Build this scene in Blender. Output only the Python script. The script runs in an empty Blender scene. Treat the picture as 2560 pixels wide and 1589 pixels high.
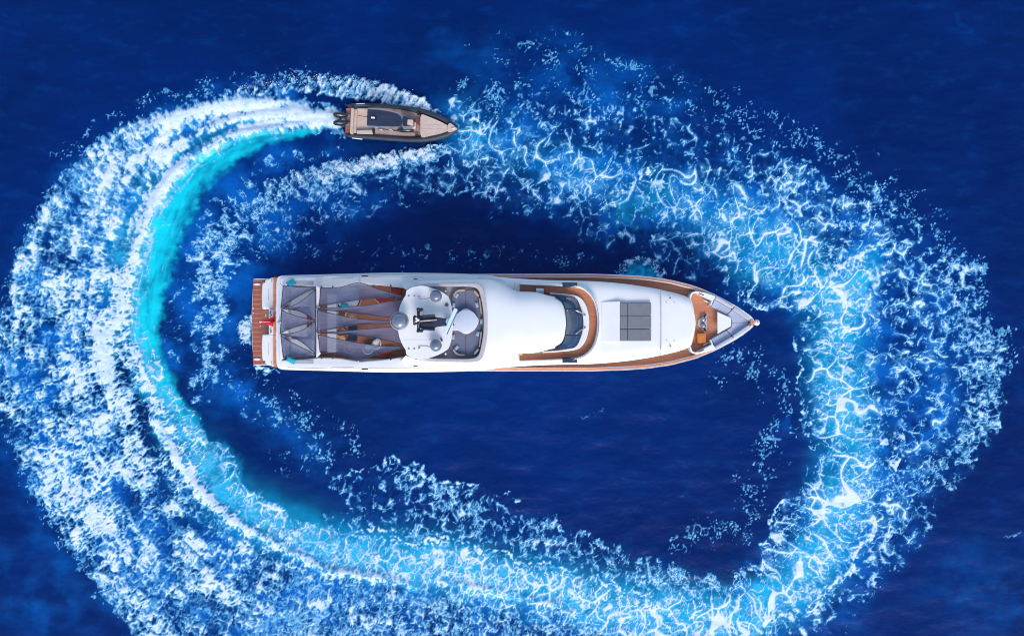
import bpy, bmesh, math, random
import numpy as np
from mathutils import Vector

# ------------------------------------------------------------------ camera, sky, sun, exposure
CAM_H = 60.0          # metres above the water
S0 = 0.031            # metres of sea per chart unit
sc = bpy.context.scene
cam = bpy.data.cameras.new('camera'); cam_o = bpy.data.objects.new('camera', cam)
sc.collection.objects.link(cam_o)
cam_o.location = (0, 0, CAM_H); cam_o.rotation_euler = (0, 0, 0)
cam.sensor_width = 36.0; cam.sensor_fit = 'HORIZONTAL'
cam.lens = 36.0 * CAM_H / (2560 * S0); cam.clip_end = 20000
sc.camera = cam_o

SUN_EL = math.radians(40)
SUN_AZ = math.radians(-12)         # light comes from the lower edge of the picture
world = bpy.data.worlds.new('World'); sc.world = world; world.use_nodes = True
wn = world.node_tree.nodes; wl = world.node_tree.links; wn.clear()
sky = wn.new('ShaderNodeTexSky'); sky.sky_type = 'NISHITA'; sky.sun_disc = False
sky.sun_elevation = SUN_EL; sky.sun_rotation = math.pi + SUN_AZ; sky.air_density = 1.0; sky.dust_density = 1.5; sky.ozone_density = 1.0
bg = wn.new('ShaderNodeBackground'); bg.inputs['Strength'].default_value = 0.15
wo = wn.new('ShaderNodeOutputWorld'); wl.new(sky.outputs[0], bg.inputs[0]); wl.new(bg.outputs[0], wo.inputs[0])
sun = bpy.data.lights.new('sun', 'SUN'); sun.energy = 1.15; sun.angle = math.radians(24); sun.color = (1.0, .95, .87)
sun_o = bpy.data.objects.new('sun', sun); sc.collection.objects.link(sun_o)
sun_o.rotation_euler = (math.pi / 2 - SUN_EL, 0, -SUN_AZ); sun_o.location = (0, -40, 60)
sc.view_settings.view_transform = 'Standard'; sc.view_settings.look = 'None'
sc.view_settings.gamma = 1.0; sc.view_settings.use_curve_mapping = False
sc.view_settings.exposure = 0.86
sc.cycles.pixel_filter_type = 'BLACKMAN_HARRIS'; sc.cycles.filter_width = 1.05
sc.cycles.max_bounces = 8; sc.cycles.transparent_max_bounces = 12

random.seed(4)
COL = sc.collection

def s_at(z): return S0 * (CAM_H - z) / CAM_H
def P(px, py, z): return ((px - 1280.0) * s_at(z), -(py - 794.5) * s_at(z), z)
def lin(r, g, b):
    f = lambda c: c / 12.92 if c < .04045 else ((c + .055) / 1.055) ** 2.4
    return (f(r / 255.), f(g / 255.), f(b / 255.), 1.0)

# ------------------------------------------------------------------ materials
MATS = {}
def mat(name, col, rough=.5, metal=0., spec=.5, noise=0., nscale=6., bump=0., bscale=40., coat=0., var=None):
    m = bpy.data.materials.new(name); m.use_nodes = True
    nt = m.node_tree; b = nt.nodes['Principled BSDF']
    b.inputs['Roughness'].default_value = rough; b.inputs['Metallic'].default_value = metal
    b.inputs['Specular IOR Level'].default_value = spec; b.inputs['Coat Weight'].default_value = coat
    tc = nt.nodes.new('ShaderNodeTexCoord')
    n = nt.nodes.new('ShaderNodeTexNoise'); n.inputs['Scale'].default_value = nscale; n.inputs['Detail'].default_value = 5
    nt.links.new(tc.outputs['Object'], n.inputs['Vector'])
    mx = nt.nodes.new('ShaderNodeMix'); mx.data_type = 'RGBA'
    c2 = var if var else tuple(c * (1 - noise) for c in col[:3]) + (1,)
    mx.inputs[6].default_value = col; mx.inputs[7].default_value = c2
    rp = nt.nodes.new('ShaderNodeMapRange'); rp.inputs[1].default_value = .35; rp.inputs[2].default_value = .70
    nt.links.new(n.outputs['Fac'], rp.inputs[0]); nt.links.new(rp.outputs[0], mx.inputs[0])
    nt.links.new(mx.outputs[2], b.inputs['Base Color'])
    if bump > 0:
        n2 = nt.nodes.new('ShaderNodeTexNoise'); n2.inputs['Scale'].default_value = bscale; n2.inputs['Detail'].default_value = 3
        nt.links.new(tc.outputs['Object'], n2.inputs['Vector'])
        bp = nt.nodes.new('ShaderNodeBump'); bp.inputs['Strength'].default_value = bump; bp.inputs['Distance'].default_value = .02
        nt.links.new(n2.outputs['Fac'], bp.inputs['Height']); nt.links.new(bp.outputs[0], b.inputs['Normal'])
    MATS[name] = m
    return m

def teak(name, c1, c2, plank=.12, axis=1, wet=0.):
    m = bpy.data.materials.new(name); m.use_nodes = True
    nt = m.node_tree; N = nt.nodes; L = nt.links; b = N['Principled BSDF']
    b.inputs['Roughness'].default_value = .55 - .3 * wet
    tc = N.new('ShaderNodeTexCoord'); sp = N.new('ShaderNodeSeparateXYZ'); L.new(tc.outputs['Object'], sp.inputs[0])
    dv = N.new('ShaderNodeMath'); dv.operation = 'DIVIDE'; dv.inputs[1].default_value = plank; L.new(sp.outputs[axis], dv.inputs[0])
    fl = N.new('ShaderNodeMath'); fl.operation = 'FLOOR'; L.new(dv.outputs[0], fl.inputs[0])
    wnz = N.new('ShaderNodeTexWhiteNoise'); wnz.noise_dimensions = '1D'; L.new(fl.outputs[0], wnz.inputs['W'])
    fr = N.new('ShaderNodeMath'); fr.operation = 'FRACT'; L.new(dv.outputs[0], fr.inputs[0])
    ca = N.new('ShaderNodeMath'); ca.operation = 'LESS_THAN'; ca.inputs[1].default_value = .13; L.new(fr.outputs[0], ca.inputs[0])
    mp = N.new('ShaderNodeMapping'); mp.inputs['Scale'].default_value = (1.2, 14, 4) if axis == 1 else (14, 1.2, 4); L.new(tc.outputs['Object'], mp.inputs[0])
    nz = N.new('ShaderNodeTexNoise'); nz.inputs['Scale'].default_value = 1.6; nz.inputs['Detail'].default_value = 6; L.new(mp.outputs[0], nz.inputs['Vector'])
    nb = N.new('ShaderNodeTexNoise'); nb.inputs['Scale'].default_value = 1.1; nb.inputs['Detail'].default_value = 4; L.new(tc.outputs['Object'], nb.inputs['Vector'])
    ad = N.new('ShaderNodeMath'); ad.operation = 'MULTIPLY_ADD'; L.new(wnz.outputs['Value'], ad.inputs[0]); ad.inputs[1].default_value = .35
    L.new(nz.outputs['Fac'], ad.inputs[2])
    ad2 = N.new('ShaderNodeMath'); ad2.operation = 'MULTIPLY_ADD'; L.new(nb.outputs['Fac'], ad2.inputs[0]); ad2.inputs[1].default_value = .9; L.new(ad.outputs[0], ad2.inputs[2])
    rp = N.new('ShaderNodeMapRange'); rp.inputs[1].default_value = .75; rp.inputs[2].default_value = 1.55; L.new(ad2.outputs[0], rp.inputs[0])
    mx = N.new('ShaderNodeMix'); mx.data_type = 'RGBA'; mx.inputs[6].default_value = c1; mx.inputs[7].default_value = c2; L.new(rp.outputs[0], mx.inputs[0])
    mc = N.new('ShaderNodeMix'); mc.data_type = 'RGBA'; L.new(mx.outputs[2], mc.inputs[6]); mc.inputs[7].default_value = tuple(c * .45 for c in c1[:3]) + (1,)
    mul = N.new('ShaderNodeMath'); mul.operation = 'MULTIPLY'; mul.inputs[1].default_value = .55; L.new(ca.outputs[0], mul.inputs[0]); L.new(mul.outputs[0], mc.inputs[0])
    L.new(mc.outputs[2], b.inputs['Base Color'])
    MATS[name] = m
    return m

mat('gelcoat', (.745, .74, .735, 1), .28, spec=.5, noise=.035, nscale=.7, coat=.2)
mat('gelcoat_soft', (.70, .71, .74, 1), .5, noise=.06, nscale=1.2)
mat('table_grey', (.50, .54, .62, 1), .45, noise=.06, nscale=1.5)
mat('hull_paint', (.76, .77, .80, 1), .2, noise=.03, nscale=.5)
mat('grey_nonskid', (.52, .51, .56, 1), .75, noise=.08, nscale=3)
mat('rim_grey', (.45, .41, .42, 1), .5, noise=.12, nscale=3)
mat('seat_fabric', (.150, .160, .235, 1), .9, noise=.14, nscale=2.2, bump=.25, bscale=30)
mat('seat_fabric_light', (.40, .45, .56, 1), .9, noise=.12, nscale=2, bump=.25, bscale=30)
mat('back_fabric', (.44, .45, .50, 1), .85, noise=.10, nscale=2, bump=.2, bscale=30)
mat('pad_fabric', (.165, .175, .195, 1), .92, noise=.12, nscale=3, bump=.25, bscale=40)
mat('tan_trim', (.36, .30, .25, 1), .7, noise=.15, nscale=4)
mat('pillow_blue', (.30, .42, .52, 1), .9, noise=.15, nscale=8, bump=.2)
mat('turquoise_fabric', (.01, .42, .55, 1), .85, noise=.2, nscale=7, bump=.2)
mat('glass_dark', (.012, .035, .085, 1), .06, spec=.8, noise=.4, nscale=1.5, coat=.4)
mat('glass_blue', (.010, .045, .12, 1), .05, spec=.9, noise=.5, nscale=.9, coat=.5)
mat('frame_black', (.012, .012, .016, 1), .4, noise=.2)
mat('mast_navy', (.018, .026, .06, 1), .45, noise=.3, nscale=5)
mat('steel', (.55, .56, .58, 1), .25, metal=.9, noise=.1)
mat('dome_grey', (.17, .205, .27, 1), .22, metal=.35, spec=.6, noise=.1, nscale=2, coat=.5)
mat('dome_rim', (.10, .085, .08, 1), .5, noise=.2)
mat('radar_white', (.58, .70, .84, 1), .4, noise=.06)
mat('radar_blue', (.03, .13, .30, 1), .4, noise=.1)
mat('red_cloth', (.70, .012, .018, 1), .8, noise=.3, nscale=5)
mat('red_sofa', (.30, .022, .016, 1), .75, noise=.2, nscale=3, bump=.15)
mat('orange_plastic', (.60, .19, .025, 1), .55, noise=.18, nscale=6)
mat('yellow_cap', (.85, .50, .02, 1), .5, noise=.1)
mat('rattan', (.50, .29, .17, 1), .8, noise=.35, nscale=22, bump=.5, bscale=60)
mat('rib_tube', (.030, .042, .062, 1), .55, noise=.35, nscale=1.4, bump=.1, bscale=12)
mat('rib_tan', (.58, .44, .37, 1), .75, noise=.12, nscale=2.2, bump=.1)
mat('rib_tan_deep', (.44, .31, .26, 1), .8, noise=.15, nscale=3)
mat('rib_navy', (.014, .026, .062, 1), .6, noise=.25, nscale=1.2)
mat('rib_grey', (.22, .24, .29, 1), .55, noise=.15)
mat('motor_black', (.012, .014, .022, 1), .3, noise=.3, coat=.4)
mat('red_trim', (.26, .030, .022, 1), .6, noise=.3, nscale=4)
mat('ink', (.05, .06, .09, 1), .6, noise=.2)
teak('teak', lin(202, 134, 100), lin(178, 108, 78))
teak('teak_rail', lin(206, 138, 104), lin(178, 106, 76), plank=.5)
teak('teak_walk', lin(188, 120, 82), lin(164, 96, 64), plank=.13)
teak('teak_wet', lin(146, 68, 50), lin(186, 132, 108), plank=.36, wet=.5)
teak('teak_red', lin(138, 82, 62), lin(172, 112, 84), plank=.14)

def sail_material():
    m = bpy.data.materials.new('sail_mesh'); m.use_nodes = True
    nt = m.node_tree; N = nt.nodes; L = nt.links; b = N['Principled BSDF']; out = N['Material Output']
    tc = N.new('ShaderNodeTexCoord'); nz = N.new('ShaderNodeTexNoise'); nz.inputs['Scale'].default_value = 1.3; nz.inputs['Detail'].default_value = 4
    L.new(tc.outputs['Object'], nz.inputs['Vector'])
    mx = N.new('ShaderNodeMix'); mx.data_type = 'RGBA'; mx.inputs[6].default_value = (.085, .100, .190, 1); mx.inputs[7].default_value = (.135, .138, .200, 1)
    L.new(nz.outputs['Fac'], mx.inputs[0]); L.new(mx.outputs[2], b.inputs['Base Color']); b.inputs['Roughness'].default_value = .9
    tr = N.new('ShaderNodeBsdfTransparent'); tr.inputs[0].default_value = (.92, .93, 1, 1)
    ms = N.new('ShaderNodeMixShader'); ms.inputs[0].default_value = .75
    L.new(tr.outputs[0], ms.inputs[1]); L.new(b.outputs[0], ms.inputs[2]); L.new(ms.outputs[0], out.inputs[0])
    MATS['sail_mesh'] = m
sail_material()

# ------------------------------------------------------------------ object helpers
def tag(o, label=None, cat=None, group=None, kind=None):
    if label: o['label'] = label
    if cat: o['category'] = cat
    if group: o['group'] = group
    if kind: o['kind'] = kind
    return o
def empty(name, loc, label, cat, group=None):
    o = bpy.data.objects.new(name, None); COL.objects.link(o); o.location = loc
    o.empty_display_size = .2
    return tag(o, label, cat, group)
ORG = {}
def wloc(o):
    v = Vector((0, 0, 0))
    while o is not None:
        v = v + Vector(o.location); o = o.parent
    return v
def mk(name, verts, faces, m, parent=None, smooth=False, bevel=0., seg=2, origin=None):
    """one mesh object from world coordinates"""
    v = np.array(verts, float)
    if origin is None:
        origin = ((v[:, 0].min() + v[:, 0].max()) / 2, (v[:, 1].min() + v[:, 1].max()) / 2, v[:, 2].min())
    me = bpy.data.meshes.new(name)
    me.from_pydata([tuple(p) for p in (v - np.array(origin))], [], faces)
    me.materials.append(MATS[m]); me.update()
    bm = bmesh.new(); bm.from_mesh(me); bmesh.ops.recalc_face_normals(bm, faces=bm.faces)
    ng = [f for f in bm.faces if len(f.verts) > 4]
    if ng: bmesh.ops.triangulate(bm, faces=ng)
    bm.to_mesh(me); bm.free()
    o = bpy.data.objects.new(name, me); COL.objects.link(o)
    if parent is not None:
        o.parent = parent; o.location = Vector(origin) - wloc(parent)
    else:
        o.location = origin
    if bevel > 0:
        bv = o.modifiers.new('bevel', 'BEVEL'); bv.width = bevel; bv.segments = seg; bv.limit_method = 'ANGLE'; bv.angle_limit = math.radians(38)
        for p in me.polygons: p.use_smooth = True
        wn_ = o.modifiers.new('wn', 'WEIGHTED_NORMAL'); wn_.keep_sharp = False
    elif smooth:
        for p in me.polygons: p.use_smooth = True
    return o
def crom(pts, n=6, closed=False):
    """Catmull-Rom through the points"""
    p = [np.array(q, float) for q in pts]; out = []; N = len(p)
    rng = range(N if closed else N - 1)
    for i in rng:
        if closed: a, b, c, d = p[(i - 1) % N], p[i], p[(i + 1) % N], p[(i + 2) % N]
        else: a, b, c, d = p[max(i - 1, 0)], p[i], p[i + 1], p[min(i + 2, N - 1)]
        for k in range(n):
            t = k / n
            out.append(tuple(.5 * (2 * b + (c - a) * t + (2 * a - 5 * b + 4 * c - d) * t * t + (3 * b - a - 3 * c + d) * t ** 3)))
    if not closed: out.append(tuple(p[-1]))
    return out
def mir(pts): return [(x, 2 * AY - y) for x, y in pts]
AY = 806.0
def prism(name, pts, z1, z0, m, parent=None, bevel=0., zf=None, smooth=False, inset=0., seg=2, thick=None):
    """outline in chart units seen at height z1 (or zf(px,py)), walls straight down to z0; inset narrows the top"""
    top = [P(x, y, zf(x, y) if zf else z1) for x, y in pts]; n = len(top)
    bot = [(x, y, z - thick if thick else z0) for x, y, z in top]
    if inset:
        c = np.mean(np.array(top), 0); q = []
        for x, y, z in top:
            d = np.array([x - c[0], y - c[1]]); L = np.linalg.norm(d) + 1e-6
            q.append((x - d[0] / L * inset, y - d[1] / L * inset, z))
        top = q
    f = [list(range(n)), list(range(2 * n - 1, n - 1, -1))] + [[i, (i + 1) % n, n + (i + 1) % n, n + i] for i in range(n)]
    return mk(name, top + bot, f, m, parent, bevel=bevel, smooth=smooth, seg=seg)
def strip(name, a, b, z1, z0, m, parent=None, bevel=0., zfa=None, zfb=None):
    """band between two outlines a and b (same count), with thickness"""
    n = len(a)
    A = [P(x, y, zfa(x, y) if zfa else z1) for x, y in a]; B = [P(x, y, zfb(x, y) if zfb else z1) for x, y in b]
    A0 = [(x, y, z + z0 - z1) for x, y, z in A]; B0 = [(x, y, z + z0 - z1) for x, y, z in B]
    v = A + B + A0 + B0; f = []
    for i in range(n - 1):
        f += [[i, i + 1, n + i + 1, n + i], [2 * n + i, 3 * n + i, 3 * n + i + 1, 2 * n + i + 1],
              [i, 2 * n + i, 2 * n + i + 1, i + 1], [n + i, n + i + 1, 3 * n + i + 1, 3 * n + i]]
    f += [[0, n, 3 * n, 2 * n], [n - 1, 3 * n - 1, 4 * n - 1, 2 * n - 1]]
    return mk(name, v, f, m, parent, bevel=bevel)
def ring(name, a, b, z1, z0, m, parent=None, bevel=0., z1b=None):
    """closed band: outer outline a, inner outline b (same count)"""
    n = len(a); zb = z1 if z1b is None else z1b
    A = [P(x, y, z1) for x, y in a]; B = [P(x, y, zb) for x, y in b]
    v = A + B + [(x, y, z0) for x, y, z in A] + [(x, y, z0) for x, y, z in B]; f = []
    for i in range(n):
        j = (i + 1) % n
        f += [[i, j, n + j, n + i], [2 * n + i, 3 * n + i, 3 * n + j, 2 * n + j], [i, 2 * n + i, 2 * n + j, j], [n + i, n + j, 3 * n + j, 3 * n + i]]
    return mk(name, v, f, m, parent, bevel=bevel)
def tube(name, pts, r, m, parent=None, k=8, closed=False, origin=None):
    """round bar through world points; r a number or a list"""
    p = [Vector(q) for q in pts]; n = len(p); v = []; f = []
    rr = r if isinstance(r, (list, tuple)) else [r] * n
    for i in range(n):
        d = (p[min(i + 1, n - 1)] - p[max(i - 1, 0)]).normalized() if not closed else (p[(i + 1) % n] - p[i - 1]).normalized()
        u = d.cross(Vector((0, 0, 1)));  u = u if u.length > .05 else d.cross(Vector((0, 1, 0))); u.normalize(); w = d.cross(u)
        for j in range(k):
            a = 2 * math.pi * j / k
            v.append(tuple(p[i] + (u * math.cos(a) + w * math.sin(a)) * rr[i]))
    for i in range(n if closed else n - 1):
        i2 = (i + 1) % n
        for j in range(k):
            f.append([i * k + j, i * k + (j + 1) % k, i2 * k + (j + 1) % k, i2 * k + j])
    if not closed: f += [list(range(k)), list(range((n - 1) * k, n * k))]
    return mk(name, v, f, m, parent, smooth=True, origin=origin)
def lathe(name, c, prof, m, parent=None, k=28, sx=1., sy=1.):
    """surface of revolution about a vertical axis at world point c; prof = (radius, height)"""
    v = []; f = []; n = len(prof)
    for r, z in prof:
        for j in range(k):
            a = 2 * math.pi * j / k; v.append((c[0] + r * sx * math.cos(a), c[1] + r * sy * math.sin(a), c[2] + z))
    for i in range(n - 1):
        for j in range(k): f.append([i * k + j, i * k + (j + 1) % k, (i + 1) * k + (j + 1) % k, (i + 1) * k + j])
    f += [list(range(k)), list(range((n - 1) * k, n * k))]
    return mk(name, v, f, m, parent, smooth=True)
def box(name, c, size, m, parent=None, rz=0., bevel=.02, taper=0.):
    """bevelled block; c = centre of the base"""
    hx, hy, h = size[0] / 2, size[1] / 2, size[2]; ca, sa = math.cos(rz), math.sin(rz); v = []
    for z, k in ((0, 1), (h, 1 - taper)):
        for x, y in ((-hx, -hy), (hx, -hy), (hx, hy), (-hx, hy)):
            v.append((c[0] + (x * ca - y * sa) * k, c[1] + (x * sa + y * ca) * k, c[2] + z))
    f = [[0, 3, 2, 1], [4, 5, 6, 7], [0, 1, 5, 4], [1, 2, 6, 5], [2, 3, 7, 6], [3, 0, 4, 7]]
    return mk(name, v, f, m, parent, bevel=bevel, seg=3)
def pillow(name, c, size, m, rz, label, cat='pillow', group=None, tilt=0.):
    """soft square cushion with pinched corners"""
    n = 9; v = []; f = []; a, b, h = size[0] / 2, size[1] / 2, size[2]; ca, sa = math.cos(rz), math.sin(rz)
    for s in (1, -1):
        for i in range(n):
            for j in range(n):
                u = 2 * i / (n - 1) - 1; w = 2 * j / (n - 1) - 1
                q = (1 - u ** 4) * (1 - w ** 4); pin = 1 - .10 * (1 - u * u) * abs(w) ** 2 - .0 
                x = a * u * (1 - .10 * (1 - abs(w) ** 2) * 0 - .08 * (1 - w * w) * abs(u)); y = b * w * (1 - .08 * (1 - u * u) * abs(w))
                z = h / 2 + s * h / 2 * max(q, 0) ** .5 + tilt * u
                v.append((c[0] + x * ca - y * sa, c[1] + x * sa + y * ca, c[2] + z))
    for k in (0, n * n):
        for i in range(n - 1):
            for j in range(n - 1):
                q = [k + i * n + j, k + (i + 1) * n + j, k + (i + 1) * n + j + 1, k + i * n + j + 1]
                f.append(q if k == 0 else q[::-1])
    o = mk(name, v, f, m, smooth=True)
    bm = bmesh.new(); bm.from_mesh(o.data); bmesh.ops.remove_doubles(bm, verts=bm.verts, dist=.002); bm.to_mesh(o.data); bm.free()
    return tag(o, label, cat, group)
def interp(x, xs, ys): return float(np.interp(x, xs, ys))

# ---- sea pattern (plan drawn in chart units: 1 unit = S0 metres, x right, y down) ----
GSTEP = 2.35
GX0, GX1, GY0, GY1 = -150.0, 2710.0, -110.0, 1700.0
_rng = np.random.default_rng(7)
_ANG = _rng.random((256, 256)).astype(np.float32) * 6.2831853
_GCX, _GCY = np.cos(_ANG), np.sin(_ANG)
_RX = _rng.random((256, 256)).astype(np.float32)
_RY = _rng.random((256, 256)).astype(np.float32)
_RV = _rng.random((256, 256)).astype(np.float32)

def gnoise(x, y):
    xi = np.floor(x).astype(np.int32); yi = np.floor(y).astype(np.int32)
    fx = (x - xi).astype(np.float32); fy = (y - yi).astype(np.float32)
    def g(a, b):
        ii = (xi + a) & 255; jj = (yi + b) & 255
        return _GCX[jj, ii] * (fx - a) + _GCY[jj, ii] * (fy - b)
    u = fx * fx * fx * (fx * (fx * 6 - 15) + 10); v = fy * fy * fy * (fy * (fy * 6 - 15) + 10)
    a = g(0, 0); b = g(1, 0); c = g(0, 1); d = g(1, 1)
    return ((a + (b - a) * u) * (1 - v) + (c + (d - c) * u) * v) * 1.45

def fbm(x, y, n=4, gain=.5):
    r = np.zeros_like(x); a = 1.0; t = 0.0
    for k in range(n):
        r += a * gnoise(x + 17.3 * k, y + 31.7 * k); t += a
        x = x * 2.03; y = y * 2.03; a *= gain
    return r / t * 1.5

def worley(x, y, jit=.95):
    xi = np.floor(x).astype(np.int32); yi = np.floor(y).astype(np.int32)
    fx = (x - xi).astype(np.float32); fy = (y - yi).astype(np.float32)
    f1 = np.full(x.shape, 9., np.float32); f2 = f1.copy(); idv = np.zeros(x.shape, np.float32)
    for a in (-1, 0, 1):
        for b in (-1, 0, 1):
            ii = (xi + a) & 255; jj = (yi + b) & 255
            dx = a + .5 + (_RX[jj, ii] - .5) * jit - fx; dy = b + .5 + (_RY[jj, ii] - .5) * jit - fy
            d = np.sqrt(dx * dx + dy * dy)
            m = d < f1
            f2 = np.where(m, f1, np.minimum(f2, d))
            idv = np.where(m, _RV[jj, ii], idv)
            f1 = np.where(m, d, f1)
    return f1, f2, idv

def sstep(a, b, x):
    t = np.clip((x - a) / (b - a), 0, 1)
    return t * t * (3 - 2 * t)

CST = 6.0
cgx = np.arange(GX0 - 60, GX1 + 61, CST, dtype=np.float32)
cgy = np.arange(GY0 - 60, GY1 + 61, CST, dtype=np.float32)
CX, CY = np.meshgrid(cgx, cgy)

def stroke(pts, soft=1.0):
    """pts (x, y, width, value): soft-edged painted line on the coarse grid"""
    out = np.zeros_like(CX)
    for (x0, y0, w0, v0), (x1, y1, w1, v1) in zip(pts[:-1], pts[1:]):
        wm = max(w0, w1) * 1.05 + CST
        i0 = max(0, int((min(x0, x1) - wm - cgx[0]) / CST)); i1 = int((max(x0, x1) + wm - cgx[0]) / CST) + 2
        j0 = max(0, int((min(y0, y1) - wm - cgy[0]) / CST)); j1 = int((max(y0, y1) + wm - cgy[0]) / CST) + 2
        if i1 <= 0 or j1 <= 0: continue
        X = CX[j0:j1, i0:i1]; Y = CY[j0:j1, i0:i1]
        dx, dy = x1 - x0, y1 - y0; L2 = dx * dx + dy * dy + 1e-6
        t = np.clip(((X - x0) * dx + (Y - y0) * dy) / L2, 0, 1)
        d = np.hypot(X - x0 - t * dx, Y - y0 - t * dy)
        w = w0 + (w1 - w0) * t; v = v0 + (v1 - v0) * t
        m = v * (1 - sstep(1 - soft, 1.0, d / w))
        out[j0:j1, i0:i1] = np.maximum(out[j0:j1, i0:i1], m)
    return out

def polyfill(pts, soft=20.0):
    p = np.array(pts, np.float32); n = len(p)
    inside = np.zeros(CX.shape, bool); dm = np.full(CX.shape, 1e9, np.float32)
    for i in range(n):
        x0, y0 = p[i]; x1, y1 = p[(i + 1) % n]
        c = ((y0 > CY) != (y1 > CY))
        xs = x0 + (CY - y0) * (x1 - x0) / (y1 - y0 if y1 != y0 else 1e-6)
        inside ^= c & (CX < xs)
        dx, dy = x1 - x0, y1 - y0; L2 = dx * dx + dy * dy + 1e-6
        t = np.clip(((CX - x0) * dx + (CY - y0) * dy) / L2, 0, 1)
        dm = np.minimum(dm, np.hypot(CX - x0 - t * dx, CY - y0 - t * dy))
    sd = np.where(inside, dm, -dm)
    return sstep(-soft, soft, sd)

def samp(M, X, Y):
    u = np.clip((X - cgx[0]) / CST, 0, M.shape[1] - 1.001); v = np.clip((Y - cgy[0]) / CST, 0, M.shape[0] - 1.001)
    i = u.astype(np.int32); j = v.astype(np.int32); fu = u - i; fv = v - j
    return (M[j, i] * (1 - fu) + M[j, i + 1] * fu) * (1 - fv) + (M[j + 1, i] * (1 - fu) + M[j + 1, i + 1] * fu) * fv

def path_coords(pts):
    """distance along and signed distance across a path"""
    best = np.full(CX.shape, 1e9, np.float32); S = np.zeros_like(CX); D = np.zeros_like(CX); acc = 0.
    for (x0, y0), (x1, y1) in zip(pts[:-1], pts[1:]):
        dx, dy = x1 - x0, y1 - y0; L = math.hypot(dx, dy)
        t = np.clip(((CX - x0) * dx + (CY - y0) * dy) / (L * L), 0, 1)
        ex, ey = CX - x0 - t * dx, CY - y0 - t * dy
        d = np.hypot(ex, ey); m = d < best
        sg = np.sign(dx * ey - dy * ex)
        best = np.where(m, d, best); S = np.where(m, acc + t * L, S); D = np.where(m, d * sg, D)
        acc += L
    return S, D

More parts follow.
